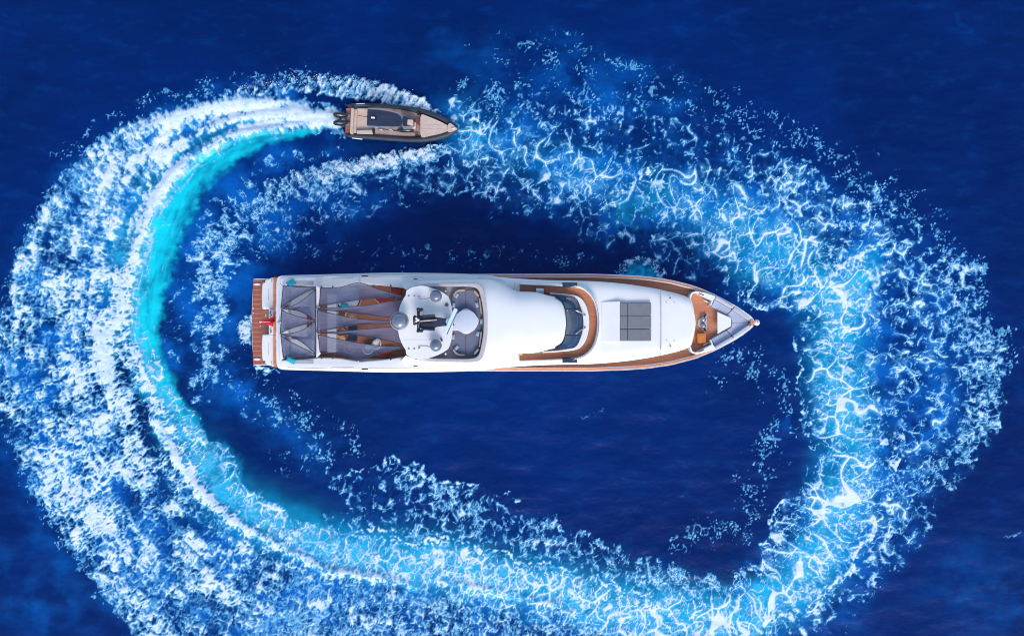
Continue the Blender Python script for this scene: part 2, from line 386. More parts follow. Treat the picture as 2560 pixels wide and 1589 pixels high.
def make_sea():
    xs = np.arange(GX0, GX1 + .1, GSTEP, dtype=np.float32); ys = np.arange(GY0, GY1 + .1, GSTEP, dtype=np.float32)
    X, Y = np.meshgrid(xs, ys)
    # --- ragged lookup coordinates
    n1 = gnoise(X / 90 + 3, Y / 90); n2 = gnoise(X / 90 + 40, Y / 90 + 9)
    n3 = gnoise(X / 32 + 13, Y / 32); n4 = gnoise(X / 32 + 60, Y / 32 + 19)
    n5 = gnoise(X / 11 + 23, Y / 11); n6 = gnoise(X / 11 + 70, Y / 11 + 29)
    RX = X + 26 * n1 + 15 * n3 + 8 * n5; RY = Y + 26 * n2 + 15 * n4 + 8 * n6
    R2X = X + 8 * n3 + 8 * n5; R2Y = Y + 8 * n4 + 8 * n6
    S_ = lambda M: samp(M, RX, RY)
    S2 = lambda M: samp(M, R2X, R2Y)
    spk = fbm((X * .47 + Y * .88) / 60 + 5, (Y * .47 - X * .88) / 9, 3, .6)
    big_n = fbm(X / 170 + 5, Y / 150 + 27, 5, .58)
    # --- the boat's track
    track = [(860, 300), (760, 308), (660, 322), (560, 352), (490, 400), (430, 470), (385, 560), (355, 670), (340, 770),
             (345, 860), (380, 960), (430, 1050), (490, 1140), (550, 1220), (650, 1295), (760, 1340), (900, 1375), (1080, 1405),
             (1260, 1440), (1440, 1480), (1620, 1520), (1800, 1545), (1930, 1510), (2030, 1420), (2090, 1300), (2110, 1180), (2110, 1050), (2095, 900), (2085, 780), (2030, 690), (1930, 610), (1800, 545), (1660, 490), (1520, 450), (1380, 410), (1260, 365), (1150, 310)]
    tk = np.array(track, float); smo = []
    for i in range(len(tk) - 1):
        a, b, c, d = tk[max(i - 1, 0)], tk[i], tk[i + 1], tk[min(i + 2, len(tk) - 1)]
        for k in range(5):
            t = k / 5; smo.append(tuple(.5 * (2 * b + (c - a) * t + (2 * a - 5 * b + 4 * c - d) * t * t + (3 * b - a - 3 * c + d) * t ** 3)))
    smo.append(tuple(tk[-1]))
    TS, TD = path_coords(smo)
    ts = samp(TS, X, Y); td = samp(TD, X, Y)
    # --- churned white water outside the track (left) and the lacework it decays into (bottom)
    churn_m = polyfill([(858, 276), (856, 330), (800, 322), (740, 322), (660, 330), (590, 350), (520, 395), (462, 445), (415, 520), (385, 600), (362, 690), (348, 770), (345, 840), (372, 930),
        (425, 1020), (500, 1075), (552, 1150), (560, 1225), (650, 1285), (770, 1335), (900, 1350), (1080, 1372), (1280, 1410), (1450, 1450), (1650, 1500), (1800, 1535), (1900, 1640), (1900, 1750), (430, 1750),
        (330, 1570), (265, 1490), (195, 1395), (125, 1290), (70, 1195), (28, 1095), (-8, 1000), (-12, 900), (0, 820), (14, 740), (36, 655), (66, 588), (108, 515), (168, 432),
        (228, 370), (300, 322), (372, 292), (480, 262), (600, 240), (690, 243), (780, 262)], 9)
    # density along the band
    dens_pts = [(760, 290, .97), (560, 290, .93), (380, 380, .86), (230, 480, .74), (150, 640, .62), (90, 850, .55), (80, 1050, .57), (30, 950, .50), (250, 700, .74), (270, 860, .86), (200, 1150, .80), (270, 1280, .70),
                (350, 1450, .62), (560, 1450, .60), (260, 1400, .68), (430, 1230, .70), (640, 1400, .58), (850, 1450, .54), (1000, 1540, .48), (1200, 1500, .42), (1400, 1570, .36), (1600, 1580, .26), (1800, 1620, .26), (500, 1620, .5), (660, 1310, .42), (540, 1180, .45), (1000, 1400, .3), (1300, 1440, .3)]
    wsum = np.zeros_like(CX); vsum = np.zeros_like(CX)
    for px, py, v in dens_pts:
        w = 1 / (((CX - px) ** 2 + (CY - py) ** 2) + 3000) ** 1.5
        wsum += w; vsum += w * v
    churn_d = vsum / wsum
    cm = samp(churn_m, R2X + 15 * spk * .47, R2Y + 15 * spk * .88); cd = samp(churn_d, RX, RY)
    # ridges (white) and troughs (dark) that run along the band
    ridge = np.maximum.reduce([
        stroke([(850, 300, 20, 1), (760, 312, 16, 1), (660, 326, 13, .9), (585, 340, 15, .9), (510, 378, 18, .9), (440, 436, 22, .9), (385, 515, 26, .8), (348, 610, 28, .7), (322, 700, 28, .6), (305, 800, 26, .5)], .8),
        stroke([(850, 295, 18, 1), (740, 285, 26, 1), (640, 290, 18, .7), (540, 315, 14, .5)], .8),
        stroke([(700, 255, 18, .8), (560, 262, 26, .8), (450, 290, 26, .6), (350, 330, 22, .5)], .9),
        stroke([(240, 800, 14, .5), (250, 870, 22, .8), (268, 950, 20, .8), (280, 1010, 14, .4)], .9),
        stroke([(360, 1000, 12, .3), (420, 1110, 20, .6), (480, 1200, 18, .7), (560, 1290, 20, .8), (680, 1350, 16, .7), (820, 1425, 14, .8), (940, 1440, 18, .9), (1060, 1470, 14, .5)], .9),
        stroke([(330, 1180, 12, .2), (348, 1205, 22, .8), (372, 1240, 12, .2)], .9),
        stroke([(1060, 1440, 10, .3), (1200, 1470, 16, .5), (1400, 1510, 12, .4)], .9)])
    trough = np.maximum.reduce([
        stroke([(610, 275, 5, .3), (540, 292, 10, .8), (470, 330, 14, .8), (400, 362, 10, .5)], .9),
        stroke([(700, 296, 5, .4), (600, 305, 10, .8), (520, 338, 11, .9), (450, 388, 15, .9), (390, 440, 16, .8), (330, 520, 18, .6), (290, 600, 18, .6)], .9),
        stroke([(275, 600, 14, .5), (268, 680, 18, .6), (262, 760, 14, .5)], .9),
        stroke([(300, 830, 14, .4), (290, 900, 18, .5), (330, 950, 14, .5), (350, 1010, 16, .6), (370, 1080, 20, .6), (400, 1190, 24, .7), (400, 1320, 34, .6), (420, 1420, 26, .4)], .9),
        stroke([(290, 1220, 30, .5), (360, 1290, 36, .6), (480, 1310, 26, .5), (560, 1360, 20, .4)], .9),
        stroke([(700, 336, 12, .5), (640, 345, 24, .8), (560, 372, 32, .9), (495, 418, 38, .95), (445, 480, 42, .95), (405, 560, 44, .95), (378, 650, 42, .9), (358, 750, 40, .8), (352, 830, 34, .6), (372, 920, 26, .4)], .9),
        stroke([(780, 1470, 16, .3), (860, 1480, 22, .6), (940, 1475, 16, .4)], .9)])
    rg = S2(ridge); tr = S2(trough)
    # small-scale churn value, leaning spray streaks near the boat
    wx = X + 5 * n5 + 6 * n3; wy = Y + 5 * n6 + 6 * n4
    ca, sa = math.cos(math.radians(62)), math.sin(math.radians(62))
    ux, uy = wx * ca + wy * sa, -wx * sa + wy * ca
    streak = fbm(ux / 42, uy / 13, 4, .6)
    blot = fbm(wx / 18 + 5, wy / 15, 4, .62)
    f1a, f2a, ida = worley(ts / 9.5 + .45 * n5 + .5 * n3, td / 15.5 + .45 * n6 + .5 * n4)
    band = fbm(ts / 260 + .3 * n1, td / 24 + .5 * n1 + 3, 3, .55)
    comb = fbm(ts / 10 + .4 * n3, td / 46 + .5 * n4, 3, .6)
    f1c, f2c, idc = worley(wx / 40 + 9, wy / 32 + 3)
    pit = f2a - f1a; pitc = f2c - f1c
    near = 1 - sstep(350, 900, ts)
    far = sstep(1000, 1700, ts)
    cells = 1.15 * (.36 - pit) + .55 * (ida - .5) + .5 * (.30 - pitc) + .25 * (idc - .5)
    tex = near * (.80 * streak + .30 * blot) + (1 - near) * (.70 * cells + .34 * blot + .30 * comb) + .22 * near * comb
    mid = fbm(X / 75 + 11, Y / 75 + 4, 2)
    lvl = (cd - .62) * 1.45 + .34 * mid + .30 * band + .55 * rg - .75 * tr
    churn = (.34 * sstep(-.42, .10, tex + lvl) + .66 * sstep(-.06, .55, tex + lvl)) * cm * (.86 + .14 * np.clip(blot * 1.4 + .5 * mid, -1, 1))
    churn_hard = sstep(-.02, .30, tex * 1.1 + lvl) * cm
    # --- lacework at three sizes
    def lace(size, seed, warp=.5):
        a = fbm(X / size * .9 + seed, Y / size * .9, 2, .38); b = fbm(X / size * .9 + seed + 77, Y / size * .9 + 5, 2, .38)
        f1, f2, idv = worley(ts / (size * .82) + warp * a + seed, td / (size * 1.35) + warp * b)
        return f2 - f1, idv, f1
    rag = fbm(X / 9 + 61, Y / 9 + 14, 3, .6)
    def fil(e, th, softn=.09):
        return 1 - sstep(th * .35, th + softn, e)
    eb, ib, fb1 = lace(88, 3.1, .50)
    em, im, fm1 = lace(48, 21.7, .50)
    es, is_, fs1 = lace(26, 47.9, .52)
    et, it_, ft1 = lace(14, 63.3, .6)
    vb = fbm(X / 60 + 7, Y / 60 + 3, 3); vm = fbm(X / 38 + 70, Y / 38 + 30, 3); vs = fbm(X / 22 + 31, Y / 22 + 90, 3)
    # densities of lace (size: big, mid, small, tiny)
    Rpath = [(1160, 300), (1260, 360), (1400, 405), (1520, 440), (1640, 470), (1760, 520), (1880, 590), (1990, 650), (2070, 720), (2110, 820), (2110, 940), (2120, 1060), (2110, 1180), (2060, 1290), (1990, 1390), (1910, 1480), (1800, 1545)]
    Rw = [50, 80, 95, 110, 115, 120, 125, 135, 150, 135, 120, 120, 110, 115, 110, 100, 90]
    Rv = [.6, .62, .6, .62, .66, .68, .70, .72, .8, .74, .72, .74, .78, .8, .84, .86, .84]
    big_m = stroke([(x, y, w, v) for (x, y), w, v in zip(Rpath, Rw, Rv)], .5)
    mid_m = np.maximum.reduce([
        stroke([(470, 1080, 40, .6), (540, 1190, 50, .75), (640, 1280, 45, .8), (760, 1355, 60, .85), (900, 1395, 65, .85), (1080, 1425, 70, .85), (1260, 1455, 75, .85), (1440, 1500, 80, .85), (1620, 1545, 85, .85), (1780, 1575, 90, .85), (1900, 1560, 70, .8)], .4),
        stroke([(330, 850, 50, .8), (370, 930, 50, .85), (430, 1030, 50, .85), (490, 1120, 48, .85)], .5),
        stroke([(590, 640, 55, .40), (680, 570, 75, .48), (830, 510, 80, .50), (1000, 460, 80, .50), (1130, 430, 80, .52), (1250, 450, 110, .56), (1400, 480, 110, .54), (1540, 550, 100, .48), (1680, 610, 90, .45)], .7),
        stroke([(1220, 300, 90, .42), (1400, 325, 105, .50), (1560, 340, 110, .52), (1700, 375, 110, .54), (1850, 420, 90, .52), (2000, 480, 100, .58), (2120, 560, 110, .60), (2230, 660, 120, .62), (2290, 800, 130, .68), (2310, 960, 130, .68), (2290, 1120, 120, .66), (2250, 1250, 110, .62), (2180, 1380, 100, .6), (2100, 1480, 100, .5), (2000, 1580, 90, .5)], .6),
        stroke([(1500, 560, 60, .4), (1640, 600, 70, .4), (1780, 650, 80, .45), (1880, 720, 60, .5), (1930, 780, 30, .55), (1990, 770, 20, .5)], .7),
        stroke([(1150, 260, 40, .5), (1180, 330, 60, .6), (1200, 400, 60, .5), (1130, 370, 40, .4)], .6)])
    sm_m = np.maximum.reduce([
        stroke([(1120, 372, 22, .8), (1060, 392, 30, .85), (980, 408, 36, .88), (900, 426, 40, .85), (800, 450, 46, .8), (700, 480, 48, .72), (620, 520, 50, .66), (560, 580, 56, .74), (530, 660, 62, .78), (520, 740, 66, .76), (515, 820, 60, .72), (525, 900, 50, .62), (505, 980, 38, .55), (480, 1035, 28, .5)], .45),
        stroke([(860, 372, 26, .35), (780, 392, 40, .42), (690, 425, 50, .46), (600, 480, 58, .48), (520, 560, 56, .46), (470, 660, 50, .42), (440, 780, 44, .36), (440, 900, 36, .3)], .8),
        stroke([(2150, 480, 70, .35), (2270, 580, 80, .5), (2370, 680, 80, .62), (2420, 800, 80, .64), (2460, 920, 80, .68), (2450, 1030, 80, .62), (2400, 1130, 70, .52), (2350, 1230, 70, .4), (2260, 1330, 70, .4)], .6),
        polyfill([(775, 1085), (830, 1185), (900, 1185), (985, 1150), (1060, 1180), (1180, 1225), (1290, 1270), (1410, 1300), (1560, 1370), (1700, 1420), (1830, 1455), (1870, 1480), (1700, 1500), (1500, 1440), (1250, 1375), (1050, 1335), (850, 1325), (760, 1318), (880, 1260), (830, 1225)], 16) * .58,
        stroke([(640, 1000, 40, .2), (720, 1060, 70, .28), (800, 1130, 60, .25)], .8),
        stroke([(300, 1250, 120, .5), (480, 1450, 160, .6), (700, 1540, 160, .72), (1000, 1560, 110, .74), (1400, 1600, 90, .74), (1750, 1640, 90, .7)], .6),
        stroke([(2190, 1180, 60, .5), (2160, 1310, 60, .5), (2090, 1420, 60, .5), (2010, 1510, 60, .5)], .6)])
    db, dm, ds = S_(big_m), S_(mid_m), S_(sm_m)
    core_k = np.exp(-(np.abs(td) / 66.) ** 2.4) * sstep(1000, 1500, ts) * (1 - .80 * sstep(3550, 4150, ts))
    db = db + .30 * core_k; dm = dm + .26 * core_k; ds = ds + .22 * core_k
    # broad patchiness: where foam gathers, and which mesh size shows there
    pa = fbm(X / 120 + 71, Y / 120 + 8, 3, .5); pb = fbm(X / 90 + 33, Y / 90 + 51, 3, .5)
    # winding threads of every size: zero lines of warped noise
    tw1 = fbm(X / 70 + 15, Y / 70 + 4, 3, .55); tw2 = fbm(X / 70 + 88, Y / 70 + 40, 3, .55)
    thr1 = np.abs(fbm((X + 26 * tw1) / 62 + 3, (Y + 26 * tw2) / 46 + 7, 3, .42))
    thr2 = np.abs(fbm((X - 22 * tw2) / 34 + 23, (Y + 22 * tw1) / 30 + 1, 2, .40))
    def lay(e, px, d, v, lo, hi, gate, g2):
        """filaments of width lo..hi (chart units) on cells of px units, broken by noise v, where the density is d; and the thin film around them"""
        e = np.abs(e + (1.9 * rag + .9 * n5) / px)
        q = d + .34 * big_n * sstep(.05, .3, d)
        w = (lo + (hi - lo) * np.clip((q - .36) * 1.0 + .50 * v, 0, 1.0) ** 1.7) / px
        keep = sstep(-.30, .22, v + (q - gate) * 1.7 + g2) * sstep(.04, .25, d)
        core = (1 - sstep(w * .25, w * 1.1 + 1.7 / px, e)) * (.46 + .54 * sstep(-.1, .7, v + 1.1 * (q - .35)))
        film = .42 * sstep(-.2, .6, v + (q - .4)) * (1 - sstep(0, w * 2.6 + 10 / px, e))
        return np.maximum(core, film) * keep
    lb = lay(eb, 88, db, vb, 1.8, 12, .40, .45 * pa)
    lm = lay(em, 48, np.maximum(dm, db * .74), vm, 1.5, 10, .45, .50 * pb)
    ls = lay(es, 26, np.maximum(ds, np.maximum(dm * .74, db * .46)), vs, 1.2, 7.0, .52, -.35 * pa)
    lt = lay(et, 14, np.maximum(ds * .9, np.maximum(dm, db) * .52), vm * .6 + vs * .6, .9, 4.2, .60, -.4 * pb)
    dall = np.maximum.reduce([db, dm * .95, ds * .8])
    qa = dall + .30 * big_n
    t1 = (1 - sstep(.0, .035 + .06 * np.clip(qa - .4 + .5 * vb, 0, 1), thr1)) * sstep(-.25, .3, vm + (qa - .45) * 1.6) * sstep(.08, .3, dall)
    t2 = (1 - sstep(.0, .045 + .06 * np.clip(qa - .4 + .5 * vs, 0, 1), thr2)) * sstep(-.15, .35, vs + (qa - .50) * 1.6) * sstep(.08, .3, dall)
    hz = np.clip(.06 + .34 * fbm(X / 34 + 8, Y / 34 + 2, 4, .62) + .30 * big_n, 0, .50) * sstep(.30, .8, np.maximum(db * 1.1, dm))
    lacev = np.maximum.reduce([lb, lm * .92, ls * .82, lt * .66, t1 * .80, t2 * .70, hz])
    # --- explicit foam crests (thick lines)
    crest = np.maximum.reduce([
        stroke([(760, 1312, 8, .5), (900, 1325, 12, .8), (1050, 1345, 12, .9), (1200, 1372, 14, .95), (1330, 1405, 13, .9), (1470, 1440, 12, .9), (1600, 1470, 10, .8), (1700, 1510, 8, .6)], .9),
        stroke([(820, 1200, 6, .3), (900, 1175, 9, .6), (985, 1148, 12, .9), (1060, 1185, 12, .8), (1150, 1215, 14, .95), (1200, 1240, 8, .4), (1260, 1240, 9, .6), (1330, 1275, 8, .5), (1400, 1290, 8, .3)], .9),
        stroke([(1880, 1440, 6, .6), (1930, 1390, 8, .8), (1920, 1330, 9, .8), (1960, 1265, 10, .9), (2020, 1240, 8, .8), (2010, 1190, 7, .6), (2040, 1140, 8, .7), (2050, 1120, 9, .7), (2025, 1070, 8, .7), (2010, 1020, 9, .7), (2000, 960, 9, .7), (1995, 880, 10, .8), (2000, 820, 12, .7), (2010, 770, 8, .6)], .9),
        stroke([(2190, 1000, 10, .5), (2210, 1090, 16, .9), (2240, 1150, 18, .95), (2200, 1250, 14, .8), (2185, 1330, 16, .95), (2130, 1420, 18, .95), (2060, 1490, 16, .9), (1990, 1530, 18, .95), (1920, 1560, 22, .95)], .9),
        stroke([(2010, 720, 14, .8), (2090, 670, 16, .9), (2160, 630, 18, .95), (2210, 610, 16, .6)], .9),
        stroke([(2060, 830, 8, .6), (2090, 815, 12, .9), (2150, 780, 8, .6), (2200, 780, 10, .7)], .9),
        stroke([(1545, 560, 10, .85), (1548, 500, 12, .9), (1590, 450, 12, .8), (1630, 420, 14, .8)], .9),
        stroke([(1610, 600, 6, .8), (1640, 560, 8, .8), (1610, 520, 8, .8), (1625, 450, 8, .8)], .9),
        stroke([(1150, 330, 14, .7), (1180, 300, 18, .8), (1240, 330, 10, .7), (1330, 360, 9, .6)], .9),
        stroke([(1860, 700, 6, .8), (1880, 745, 8, .8), (1920, 785, 8, .9), (1985, 775, 8, .9), (2015, 735, 9, .9)], .9),
        stroke([(1440, 240, 5, .4), (1450, 290, 6, .5)], .9),
        stroke([(1120, 360, 16, .9), (1090, 385, 18, .9), (1000, 400, 16, .8), (900, 415, 14, .7), (820, 435, 12, .6)], .9),
        stroke([(1050, 420, 4, .8), (1090, 460, 5, .7), (1130, 520, 4, .4)], .9),
        stroke([(775, 1080, 6, .8), (800, 1110, 9, .8), (830, 1160, 8, .7), (845, 1190, 5, .4)], .9)])
    cr = S_(crest) ; crn = fbm(X / 14 + 3, Y / 14, 3, .6)
    crestf = sstep(.40, 1.10, cr * (1.0 + .6 * vm) + (.42 * crn + .40 * (.3 - es) + .3 * rag) * sstep(0, .25, cr)) * sstep(0, .15, cr)
    # --- bow spray sheets of the boat
    spray_m = np.maximum.reduce([
        stroke([(1092, 284, 14, .9), (1050, 262, 26, .95), (1000, 246, 34, .9), (930, 228, 36, .82), (850, 216, 34, .72), (770, 212, 34, .62), (690, 216, 30, .55), (610, 228, 20, .5), (540, 242, 14, .45)], .5),
        stroke([(1094, 362, 10, .9), (1060, 378, 18, .95), (1010, 390, 24, .92), (950, 402, 28, .88), (880, 416, 30, .8), (810, 434, 32, .68), (740, 452, 34, .55), (680, 470, 30, .5)], .55)])
    sp = S2(spray_m)
    cb, sb = math.cos(math.radians(-62)), math.sin(math.radians(-62))
    vx, vy = wx * cb + wy * sb, -wx * sb + wy * cb
    fan = np.where(Y > 330, fbm(ux / 40 + 9, uy / 8, 4, .62), fbm(vx / 30 + 9, vy / 9, 4, .62))
    sprayf = sstep(.34, 1.12, sp + .55 * fan + .30 * blot) * sstep(.08, .3, sp)
    # --- flecks
    fl_m = np.maximum.reduce([
        stroke([(1200, 110, 80, .2), (1420, 140, 110, .35), (1600, 220, 120, .4), (1800, 270, 110, .4), (1950, 330, 90, .4), (2120, 420, 90, .45), (2270, 520, 80, .5), (2400, 640, 70, .5), (2470, 780, 60, .5), (2530, 900, 50, .6)], 1),
        stroke([(1780, 930, 60, .45), (1860, 900, 60, .5), (1940, 960, 70, .45), (1960, 1060, 80, .5), (1900, 1180, 90, .5), (1860, 1300, 80, .5), (1700, 1360, 60, .4)], 1),
        stroke([(1150, 260, 120, .4), (1300, 260, 140, .4), (1480, 250, 120, .4)], 1),
        stroke([(560, 900, 60, .4), (640, 980, 80, .5), (760, 1060, 80, .45), (900, 1120, 60, .3), (700, 1160, 60, .3)], 1),
        stroke([(600, 640, 60, .36), (750, 630, 70, .30), (950, 640, 60, .24), (1200, 640, 70, .28), (1450, 640, 60, .30)], 1),
        stroke([(140, 400, 30, .3), (260, 300, 30, .35), (400, 240, 30, .4), (520, 215, 26, .5), (700, 180, 20, .6), (900, 185, 22, .5)], 1),
        stroke([(60, 1180, 50, .5), (160, 1330, 60, .6), (260, 1450, 60, .6), (340, 1550, 60, .6)], 1)])
    fl = S_(fl_m)
    g1, g2, gid = worley(X / 7.5 + .6 * n5, Y / 7.5 + .6 * n6)
    clump = fbm(X / 45 + 91, Y / 45 + 17, 3)
    fleck = (1 - sstep(.16, .42, g1)) * sstep(0, .15, fl + .5 * clump - .36 - (gid - .30) * .6) * sstep(.02, .2, fl)
    lines = fil(es, np.clip((fl - .2) * .25 + .18 * clump, 0, .16)) * sstep(.0, .3, vs + clump * .6) * sstep(.05, .3, fl)
    # fringe speckle round dense foam
    fr = samp(churn_m, X + 22 * n3 + 26 * n5, Y + 22 * n4 + 26 * n6)
    fringe = (1 - sstep(.2, .5, g1)) * sstep(.05, .5, fr * (1.3 - gid)) * .9
    # --- splashes by the yacht
    ex, ey = (X - 1600) / 62, (Y - 700) / 58
    er = np.sqrt(ex * ex + ey * ey) + .22 * fbm(X / 16, Y / 16, 3)
    ring = sstep(.62, .82, er) * (1 - sstep(.92, 1.12, er)) * (Y < 712)
    pool = (1 - sstep(.35, 1.0, er)) * (Y < 712) * np.clip(.75 + .5 * fbm(X / 14 + 3, Y / 14, 3), .3, 1)
    st_m = np.maximum.reduce([stroke([(630, 790, 14, .9), (606, 822, 26, .9), (618, 862, 16, .7)], .8), stroke([(640, 918, 14, .8), (668, 926, 20, .7), (700, 928, 8, .3)], .8)])
    stm = S2(st_m); stf = sstep(.35, .95, stm + .5 * fbm(wx / 18, wy / 7, 3)) * sstep(0, .2, stm)
    # --- sum of foam
    foam = np.maximum.reduce([churn, lacev * (1 - .75 * cm * (1 - sstep(900, 2100, ts))), crestf * .95, sprayf, fleck * .58, lines * .4, fringe * .75 * (1 - cm), ring * .9 * sstep(-.2, .3, blot), stf * .9])
    # --- turquoise aerated water
    teal_a = stroke([(820, 318, 14, .4), (740, 330, 22, .7), (670, 342, 34, .95), (600, 362, 48, 1), (530, 402, 60, 1), (466, 466, 68, 1), (420, 550, 72, 1), (390, 640, 72, 1), (368, 740, 66, 1), (362, 830, 58, 1), (388, 920, 48, .95), (430, 1000, 42, .8), (480, 1080, 40, .6), (530, 1170, 42, .55), (610, 1262, 42, .55), (740, 1335, 46, .5), (900, 1382, 48, .5), (1080, 1412, 50, .52), (1260, 1445, 52, .5), (1440, 1488, 54, .48), (1620, 1525, 54, .48), (1800, 1540, 56, .55), (1920, 1500, 60, .6), (2010, 1410, 58, .55), (2060, 1310, 50, .45), (2090, 1200, 44, .3), (2100, 1080, 44, .3), (2090, 950, 46, .3), (2100, 800, 60, .4), (2140, 700, 60, .55), (2170, 650, 40, .3)], .95)
    teal_b = np.maximum.reduce([
        stroke([(380, 960, 60, .7), (430, 1050, 70, .75), (490, 1130, 75, .75), (560, 1215, 75, .8), (650, 1290, 70, .8), (770, 1350, 80, .75), (900, 1395, 85, .75), (1080, 1425, 90, .8), (1260, 1455, 95, .75), (1440, 1500, 95, .75), (1620, 1540, 100, .75), (1780, 1560, 100, .8), (1900, 1520, 90, .85), (2000, 1430, 90, .8), (2060, 1330, 80, .7), (2090, 1210, 80, .5), (2110, 1080, 80, .5), (2090, 950, 90, .5), (2090, 820, 100, .55), (2130, 720, 90, .75), (2160, 660, 60, .6)], .9),
        stroke([(1570, 530, 60, .4), (1660, 480, 70, .4)], 1), stroke([(1190, 370, 50, .5), (1180, 340, 40, .4)], 1),
        stroke([(720, 300, 30, .8), (600, 315, 40, .7), (500, 360, 50, .6), (400, 430, 60, .55), (320, 560, 70, .5), (300, 700, 80, .5), (290, 850, 70, .5)], 1),
        stroke([(1750, 560, 90, .35), (1850, 640, 90, .35), (1980, 680, 90, .4)], 1)])
    cl_a = fbm(X / 30 + 41, Y / 30 + 6, 4, .6)
    ta = samp(teal_a, X + 6 * n3 + 10 * n1, Y + 6 * n4 + 10 * n2)
    ta = sstep(.0, 1.0, ta + .55 * cl_a * sstep(.0, .35, ta) * (1.2 - ta)) * np.clip(.80 + .45 * fbm(ts / 110 + 19, td / 40 + 3, 3) + .35 * fbm(ts / 40 + 9, td / 13 + 3, 3), .35, 1) * (1 - sstep(950, 1350, ts) * np.clip(.55 - .9 * big_n, 0, 1))
    cell = (.45 + .65 * sstep(.0, .6, .5 * fbm(X / 55 + 12, Y / 55, 3) + .5 * np.where(db > dm, ib, im)))
    tb = np.clip(samp(teal_b, RX, RY) * cell * 1.3, 0, 1)
    tb = np.maximum(np.maximum(tb, core_k * np.clip(.62 + .5 * big_n + .35 * (cell - .7), 0, .95)), pool)
    stk = fbm(ts / 55 + 31, td / 8 + 6, 3, .6)
    foam = np.maximum(foam, sstep(.25, 1.05, stk + .85 * cm + .25 * rag) * sstep(.15, .6, ta) * .62 * (1 - sstep(1100, 1500, ts)))
    # --- lighter blue (thin bubbles below the surface; also painted wave highlights)
    blue_m = 1.5 * np.maximum.reduce([
        stroke([(1040, 320, 90, .15), (1150, 310, 130, .55), (1300, 380, 160, .65), (1500, 450, 190, .65), (1700, 500, 200, .65), (1900, 560, 220, .7), (2100, 680, 240, .8), (2240, 850, 260, .8), (2240, 1050, 240, .75), (2180, 1250, 220, .65), (2050, 1430, 220, .7), (1900, 1560, 200, .7)], 1),
        stroke([(1020, 190, 110, .02), (1180, 150, 130, .20), (1400, 190, 160, .42), (1650, 280, 150, .4)], 1),
        stroke([(900, 470, 140, .5), (700, 560, 160, .55), (560, 700, 150, .6), (520, 860, 130, .55), (560, 960, 110, .4)], 1),
        stroke([(700, 240, 70, .6), (450, 330, 120, .7), (250, 500, 150, .7), (130, 750, 180, .75), (120, 1000, 200, .75), (220, 1250, 220, .75), (450, 1450, 260, .7), (800, 1500, 260, .65), (1200, 1560, 200, .6), (1600, 1600, 180, .6)], .8),
        stroke([(600, 960, 70, .6), (680, 1050, 90, .4), (780, 1130, 90, .25)], 1),
        stroke([(2400, 1450, 170, .24), (2560, 1500, 220, .22)], 1), stroke([(60, 1480, 180, .35), (160, 1560, 160, .35)], 1),
        stroke([(1950, 1060, 30, .5), (1955, 1120, 30, .3)], 1),
        stroke([(600, 690, 50, .45), (620, 740, 50, .4)], 1),
        stroke([(820, 370, 50, .5), (700, 410, 80, .7), (580, 480, 90, .7), (490, 600, 90, .65), (450, 760, 80, .55), (440, 900, 70, .45)], 1),
        stroke([(2320, 5, 9, .2), (2380, 40, 12, .14), (2440, 90, 10, .10), (2500, 170, 8, .1)], 1)])  # faint wave highlights, painted in as lighter blue
    patch = .22 + 1.25 * fbm(X / 105 + 2, Y / 95 + 66, 5, .56) + .55 * big_n
    halo = np.maximum(np.maximum(sstep(.55, 0, eb) * db, sstep(.6, 0, em) * dm * .9), sstep(.7, 0, es) * ds * .7)
    bl = np.clip(samp(blue_m, RX, RY) * np.clip(patch + .30, .10, 1.4) + .42 * halo, 0, 1)
    # light on swell and wavelets, painted in as lighter blue streaks
    swell = fbm(X / 70 + .4 * n1, Y / 30, 4, .6)
    wav = fbm((X + .35 * Y) / 26 + 4, (Y - .25 * X) / 8, 4, .62)
    bl = np.clip(bl + .11 * sstep(.0, .9, swell) + .09 * sstep(.10, 1.0, wav) * sstep(-.5, .6, big_n), 0, 1)
    # thin wave crest line lower left, few crests elsewhere
    cl = stroke([(250, 1335, 5, .7), (290, 1400, 7, .9), (330, 1460, 6, .7), (380, 1520, 6, .7), (430, 1560, 5, .4)], .9)
    cl = np.maximum(cl, stroke([(1400, 1045, 4, .2), (1460, 1035, 6, .5), (1520, 1020, 5, .6), (1540, 1015, 3, .2)], .9))
    cl = np.maximum(cl, stroke([(2510, 1350, 6, .6), (2530, 1335, 8, .8), (2560, 1325, 5, .6)], .9))
    cl = np.maximum(cl, stroke([(900, 1055, 5, .3), (950, 1075, 6, .4)], .9))
    cls = S2(cl); foam = np.maximum(foam, sstep(.15, 1.1, cls + .3 * crn) * .6 * sstep(0, .2, cls))
    # --- heights (chart units -> metres later)
    hgt = .07 * fbm(X / 120, Y / 60 + 5, 2) + .022 * swell + .005 * fbm(X / 16, Y / 9, 3)
    hgt = hgt + .035 * cm * (churn_hard + .5 * tex) + .045 * foam + .22 * samp(np.maximum(ridge, 0), X, Y) - .12 * samp(trough, X, Y) + .30 * sp * sprayf + .05 * ta
    edge = sstep(0, 60, np.minimum.reduce([X - GX0, GX1 - X, Y - GY0, GY1 - Y]))
    wake = np.maximum.reduce([churn_m, big_m, mid_m, sm_m, np.minimum(1, crest * 2), spray_m, teal_a])
    wk = samp(wake, R2X, R2Y)
    return xs, ys, X, Y, foam * edge, np.maximum(ta, tb * .999) * edge, ta * edge, bl * edge, hgt * edge, wk * edge

